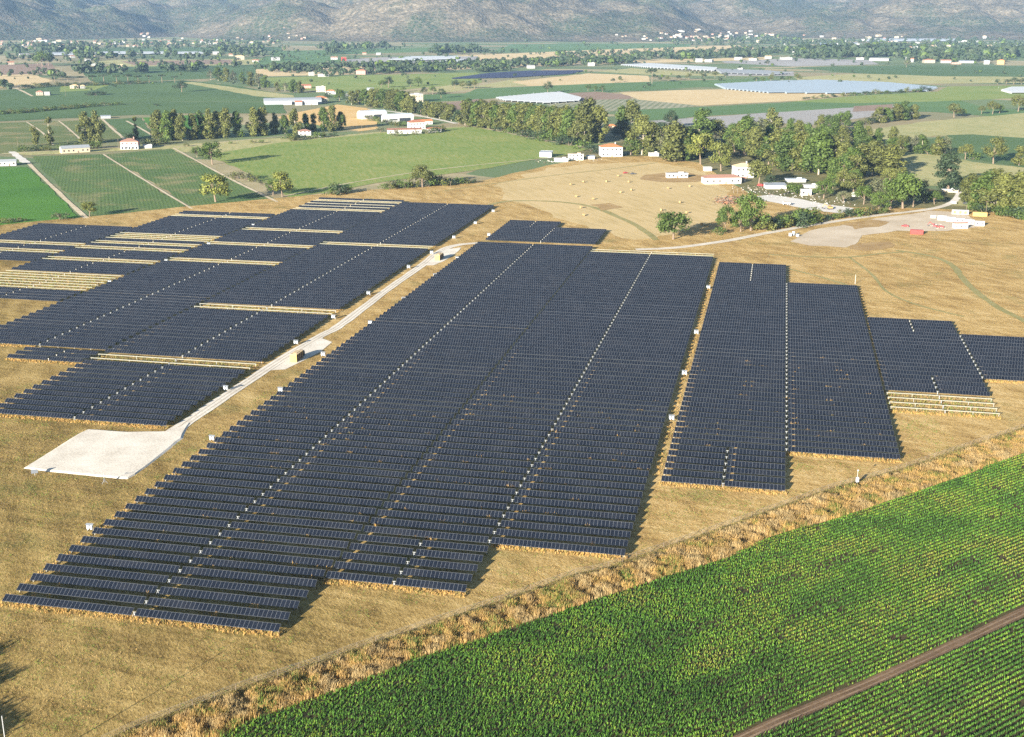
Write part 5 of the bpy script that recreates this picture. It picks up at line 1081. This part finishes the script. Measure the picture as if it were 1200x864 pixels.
POLES = [(928, 201.5, 12, 'above the white storage roof'), (917, 199, 8, 'second along the farm road'), (905, 198, 7, 'by the olive tree'), (958, 206, 16, 'in front of the eucalyptus row'), (1050, 243, 9, 'along the site road beside the green thicket'), (398, 229, 8, 'above the far trackers'), (528, 220, 7, 'in the hedge below the meadow'),
         (139, 174, 11, 'left of the pink farmhouse'), (21, 172, 11, 'at the left lane'), (80, 174, 9, 'behind the long grey roofed barn'), (424, 152, 6, 'beside the stubble field'), (77, 113, 16, 'in the left green fields'), (1155, 252, 16, 'right of the ochre container'), (1132, 250, 9, 'at the gate')]
for x, y, h, wh in POLES: mast(x, y, h / SC(y) * 1.02, f"thin utility pole {wh}", 'utility_pole', 'pole', arms=True, mat='wood', r=.13, z=0)
t = thing('weather_station', 'small weather station on a tripod at the gravel pad edge', 'weather station', G(122.5, 566.5, GZ))
MB().tube((0, 0, 0), (0, 0, 3.3), .06, .05).build('pole', M['white'], t); MB().box((.1, -.15, .9), (.55, .3, .6)).build('logger_box', M['darkmetal'], t); MB().tube((-.9, 0, 2.3), (.9, 0, 2.3), .04).build('sensor_arm', M['steel'], t)
for a in (0, 2.1, 4.2): MB().tube((0, 0, 1.2), (.9 * math.cos(a), .9 * math.sin(a), 0), .035).build('leg', M['steel'], t)
MB().box((-.9, 0, 2.3), (.16, .16, .3)).build('sensor', M['white'], t); MB().tube((.9, 0, 2.3), (.9, 0, 2.6), .05, .12).build('anemometer', M['white'], t)
t = thing('reference_panel', 'single small solar panel on a post at the gravel pad corner', 'solar panel', G(41, 557.5, GZ), R(20))
MB().tube((0, 0, 0), (0, 0, 1.2), .07).build('post', M['steel'], t); p_ = MB().box((0, 0, 0), (1.9, 1.3, .05)).build('module', M['module'], t, (0, 0, 1.3)); p_.rotation_euler.x = R(42)
# ------------------------------------------------------------------ fence along the reeds and the rough strips
FENCE = [(120, 872), (160, 853), (217, 832), (251, 820), (289, 805), (376, 777), (427, 758), (472, 744), (500, 734), (545, 719), (589, 705), (677, 673), (704, 669), (740, 656), (850, 618), (972, 574), (1052, 552), (1155, 517), (1210, 499)]
FW = np.array([G(*p)[:2] for p in FENCE]); fl = np.concatenate([[0], np.cumsum(np.linalg.norm(np.diff(FW, axis=0), axis=1))])
def along(s): return np.array((np.interp(s, fl, FW[:, 0]), np.interp(s, fl, FW[:, 1])))
t = thing('wire_fence', 'wire fence with thin posts along the tall dry reeds', 'fence', (*FW[0], GZ)); wm = MB(); prev = None
pm = MB().box((0, 0, -.2), (.08, .08, 1.6)).mesh('fence_post', M['wood']); s = 0.0
while s < fl[-1]:
    q = along(s) - FW[0]; link('fence_post', pm, t, (*q, 0), rnd.random())
    if prev is not None:
        for z in (.4, .8, 1.2, 1.45): wm.tube((*prev, z), (*q, z), .012, k=3, cap=False)
    prev = q; s += 4.6
wm.build('wire', M['steel'], t)
# ------------------------------------------------------------------ loose vegetation
def blade_mat(name, c, var=.3):
    m = leaf(name, c, var, .3); return m
BM = {k: blade_mat('blade_' + k, c) for k, c in {'gold': (.42, .285, .105), 'tan': (.345, .24, .105), 'pale': (.42, .325, .165), 'olive': (.22, .20, .065), 'green': (.12, .19, .035), 'brown': (.22, .15, .08),
                                                 'crop1': (.086, .196, .026), 'crop2': (.058, .146, .022), 'crop3': (.038, .100, .017), 'crop4': (.14, .235, .030), 'crop5': (.20, .24, .045)}.items()}
def blades(P, H, per, wid, lean, mi, name, mats, label, cat, z=0.0):
    """tufts of bent tapering blades at the points P"""
    n = len(P) * per; B = np.repeat(P, per, 0) + rng.normal(0, 1, (n, 2)) * np.repeat(wid[1] * np.ones(len(P)), per)[:, None]; h = np.repeat(H, per) * rng.uniform(.55, 1.15, n)
    a = rng.uniform(0, 6.283, n); ln = rng.uniform(.2, 1, n) * np.repeat(lean * np.ones(len(P)), per) * h; dx, dy = np.cos(a), np.sin(a); wd = wid[0] * rng.uniform(.6, 1.3, n)
    def pt(f, s, up): return np.stack([B[:, 0] + dx * ln * f * f + -dy * wd * s, B[:, 1] + dy * ln * f * f + dx * wd * s, z + h * up], 1)
    V = np.stack([pt(0, -.8, 0), pt(0, .8, 0), pt(.6, 1, .72), pt(.6, -1, .72), pt(1, .25, 1), pt(1, -.25, 1)], 1).reshape(-1, 3)
    i = np.arange(n)[:, None] * 6; F = np.concatenate([i + np.array([[0, 1, 2, 3]]), i + np.array([[3, 2, 4, 5]])], 1).reshape(-1, 4)
    o = link(name, big_mesh(name, V, F, [BM[m] for m in mats], np.repeat(np.repeat(mi, per), 2))); return tag(o, label, cat, kind='stuff')
# crop plants in rows along the dirt track
CW = [G(*p)[:2] for p in [(258, 866), (301, 843.5), (395, 811.5), (487, 774.5), (600, 738.5), (740, 691.5), (850, 656.5), (900, 631.5), (995, 605.5), (1100, 569.5), (1225, 523), (1300, 600), (1290, 760), (1260, 900), (900, 905), (240, 900)]]
dx, dy = math.sin(PD), math.cos(PD); cxs = np.array(CW); q = cxs @ np.array((dy, -dx)); r = cxs @ np.array((dx, dy))
qq, rr_ = np.meshgrid(np.arange(q.min(), q.max(), 1.25), np.arange(r.min(), r.max(), .19)); qq, rr_ = qq.ravel(), rr_.ravel()
Xc, Yc = qq * dy + rr_ * dx, -qq * dx + rr_ * dy; pc = 600 + FPX * Xc / (Yc * CP + CAM_H * SP); jq = .10 + .34 * np.clip((960 - pc) / 260, 0, 1)
qq = qq + rng.normal(0, 1, qq.shape) * jq; rr_ = rr_ + rng.uniform(-.17, .17, rr_.shape)
X, Y = qq * dy + rr_ * dx, -qq * dx + rr_ * dy
ok = inside(CW, X, Y); TW = np.array([G(*p)[:2] for p in TRACK]); tq = np.interp(rr_, np.sort(TW @ np.array((dx, dy))), (TW @ np.array((dy, -dx)))[np.argsort(TW @ np.array((dx, dy)))])
ok &= np.abs(qq - tq) > 1.55
st = fbm(qq / 5., rr_ / 40., 21, 3); pa = fbm(X / 14., Y / 14., 31, 4)                    # streaks along the rows, and patches
ok &= ~((fbm(X / 3.2, Y / 3.2, 41, 3) < .165) | ((st < .235) & (rng.random(X.shape) < .5)))
X, Y, st, pa = X[ok], Y[ok], st[ok], pa[ok]; pr = 600 + FPX * X / (Y * CP + CAM_H * SP); v = pa * .62 + st * .38 + .075 * np.clip((pr - 650) / 350, -.5, 1) + rng.normal(0, .05, X.shape)
mi = np.digitize(v, [.40, .46, .53, .63]); order = np.array([2, 1, 0, 3, 4]); mi = order[mi]
mi = np.where(rng.random(mi.shape) < .4, rng.integers(0, 3, mi.shape), mi)
print('crop plants', len(X))
blades(np.stack([X, Y], 1), .30 + .48 * np.clip(1 - v, .2, .8) * rng.uniform(.7, 1.1, len(X)), 5, (.050, .05), np.interp(pr, [650, 950], [.85, .45]), mi, 'crop_plants', ['crop1', 'crop2', 'crop3', 'crop4', 'crop5'], 'bright green crop planted in rows at the near right corner', 'crop', _lev[0])
# tall dry reeds between the fence and the crop
RW = np.array([G(*p)[:2] for p in CROP_EDGE[::-1]]); poly = [tuple(along(s_)) for s_ in np.linspace(0, fl[-1], 60)] + [tuple(p) for p in RW]
pa_ = np.array(poly); N = 42000; C = rng.uniform(pa_.min(0), pa_.max(0), (N * 12, 2)); C = C[inside(poly, C[:, 0], C[:, 1])][:N]
nz = fbm(C[:, 0] / 1.9, C[:, 1] / 1.9, 51, 3); keep = nz > .27; C, nz = C[keep], nz[keep]
df = np.min(np.linalg.norm(C[:, None, :] - np.array([along(s_) for s_ in np.linspace(0, fl[-1], 120)])[None], axis=2), 1)
nz2 = fbm(C[:, 0] / 4., C[:, 1] / 4., 61, 3); mi = np.digitize(nz2 + rng.normal(0, .06, len(C)), [.27, .33, .45, .54]); mi = np.array([4, 3, 0, 1, 2])[mi]
mi = np.where(df < 2.2, np.where(rng.random(len(C)) < .6, 3, 5), mi)
mi = np.where((mi == 4) & (rng.random(len(C)) < .5), 0, mi)
blades(C, (.9 + 1.1 * np.clip(nz - .3, 0, .5) * 2) * np.clip(df / 3.0, .35, 1), 8, (.032, .30), .30, mi, 'dry_reeds', ['gold', 'tan', 'pale', 'olive', 'green', 'brown'], 'tall dry reeds and weeds between the mown grass and the crop', 'reeds', .1)
# golden unmown grass in front of and beside the tracker rows
Q, Hh, mm = [], [], []
def strip(u0, u1, w0, w1, dens, h0, h1):
    n = int(abs(u1 - u0) * abs(w1 - w0) * dens); u = rng.uniform(u0, u1, n); w_ = rng.uniform(w0, w1, n)
    Q.append(np.stack([u * UX + w_ * WX, u * UY + w_ * WY], 1)); Hh.append(rng.uniform(h0, h1, n)); mm.append(rng.choice([0, 0, 0, 1, 3], n))
for key, u0, u1, w0 in [('A', -166.6, -99.7, 220), ('Bs', -98.75, -64.6, 246.7), ('B', -64, -31, 274.5), ('Cs', -27, 7.6, 325.6), ('C', 8.6, 41.3, 358.2), ('Es', 42.3, 77.3, 407.7), ('E', 78, 112.5, 451.2), ('L', -254.6, -188.6, 339.5), ('Ms', -287.6, -255.6, 400.5), ('M', -319, -288, 419)]:
    strip(u0 - .5, u1 + .5, w0 - 2.4, w0 + .6, 2.6, .3, .6); strip(u0 - .5, u1 + .5, w0 - 1.4, w0, 3.0, .4, .75)
for u, w0, w1 in [(-167.4, 220, 560), (-189.5, 341, 800), (42, 440, 600), (-255.5, 340, 400)]: strip(u - .8, u + 1.3, w0, w1, 1.6, .25, .6)
strip(-30.2, -28, 330, 640, 1.2, .2, .5)
# greenish grass under the bare rails, its dark tones standing in for row shadows
for desc, key, u0, um, u1, w0, n, bare in BLOCKS:
    for k in bare: strip(u0, u1, w0 + k * PITCHW - 2.2, w0 + k * PITCHW + 2.4, 1.5, .35, .8); mm[-1] = rng.choice([3, 3, 4, 5, 3, 1], len(mm[-1]))
# weeds between the rows that lift their heads above the lower panel edge
for key, u0, um, u1, w0, n in [('A', -166.6, -134, -99.7, 220, 30), ('B', -98.75, -65.4, -31, 274.5, 24), ('C', -27, 8, 41.3, 358.2, 22)]:
    for k in range(90): uu = rnd.uniform(u0, u1); ww = w0 + PITCHW * rnd.randrange(n) - rnd.uniform(1.0, 1.8); strip(uu, uu + rnd.uniform(.5, 2.2), ww - .3, ww + .3, 9, .7, 1.35)
blades(np.concatenate(Q), np.concatenate(Hh), 6, (.04, .14), .5, np.concatenate(mm), 'golden_grass', ['gold', 'tan', 'pale', 'olive', 'green', 'brown'], 'golden unmown grass along the feet of the tracker rows', 'grass', GZ)
# short stubble over the near mown ground
N = 120000; C = np.stack([rng.uniform(-230, 140, N), rng.uniform(190, 420, N)], 1)
pxx = 600 + FPX * C[:, 0] / (C[:, 1] * CP + CAM_H * SP); ok = (pxx > -40) & (pxx < 1240) & ~inside(crop_poly_w := [G(*p)[:2] for p in crop_poly], C[:, 0], C[:, 1])
uu, ww = C @ np.array((UX, UY)), C @ np.array((WX, WY))
for u0, u1, w0, w1 in [(-167, -99, 219, 700), (-99, -64, 245, 700), (-65, -30, 273, 700), (-27.5, 8, 324, 700), (8, 42, 353, 700), (-255, -188, 338, 900), (-181, -173, 340, 700)]: ok &= ~((uu > u0) & (uu < u1) & (ww > w0) & (ww < w1))
ok &= ~inside([tuple(p) for p in P_PAD], C[:, 0], C[:, 1]); C = C[ok]; nz = fbm(C[:, 0] / 12., C[:, 1] / 12., 71, 4); keep = nz + rng.normal(0, .08, len(C)) > .42; C, nz = C[keep], nz[keep]
mi = np.digitize(fbm(C[:, 0] / 7., C[:, 1] / 7., 81, 3) + rng.normal(0, .07, len(C)), [.36, .42, .5, .58]); mi = np.array([4, 3, 1, 3, 5])[mi]
dfe = np.min(np.linalg.norm(C[:, None, :] - np.array([along(s_) for s_ in np.linspace(0, fl[-1], 90)])[None], axis=2), 1) * rng.uniform(.5, 1.6, len(C)); mi = np.where((dfe < 4.5) & (rng.random(len(C)) < .75), rng.choice([3, 4, 3], len(C)), mi)
blades(C, rng.uniform(.07, .26, len(C)), 4, (.035, .18), .9, mi, 'grass_stubble', ['gold', 'tan', 'pale', 'olive', 'green', 'brown'], 'short dry grass on the mown ground around the trackers', 'grass', GZ - .03)
# ------------------------------------------------------------------ rubble and scrap in the farm yard
mb = MB()
for x0, x1, y0, y1, n in [(858, 900, 219, 227, 90), (895, 962, 224, 233, 130), (950, 1002, 232, 243, 90), (676, 706, 185, 189, 40), (625, 650, 187, 191, 30), (1090, 1112, 264, 270, 24)]:
    for k in range(n):
        t_ = rnd.random(); x, y, _ = G(rnd.uniform(x0, x1), y0 + (y1 - y0) * t_ + rnd.gauss(0, .8)); s = rnd.uniform(.2, .85); mb.cur = rnd.choice((0, 1, 1, 2, 3, 4)); mb.box((x, y, .1), (s * rnd.uniform(.5, 2), s * rnd.uniform(.5, 1.6), s * .7), rnd.uniform(0, 3), (rnd.uniform(.4, 1), rnd.uniform(.4, 1)))
tag(mb.build('rubble', [M['dull_white'], M['grey'], M['dull_cream'], M['wood'], M['rust']]), 'pale rubble and building debris strewn around the farm yard', 'rubble', kind='stuff')
mb = MB()
for k in range(420):
    x, y, _ = G(rnd.gauss(856, 9), rnd.gauss(236, 2.4)); mb.cur = rnd.choice((0, 0, 1, 1, 2)); L = rnd.uniform(.6, 2.4); mb.box((x, y, .1 + rnd.random() * .9), (L, .25, .3), rnd.uniform(0, 3))
tag(mb.build('debris', [M['rust'], M['wood'], plain('red_brown_scrap', (.28, .12, .06), .9)]), 'reddish brown heap of brush and scrap on the hay field', 'scrap heap', kind='stuff')
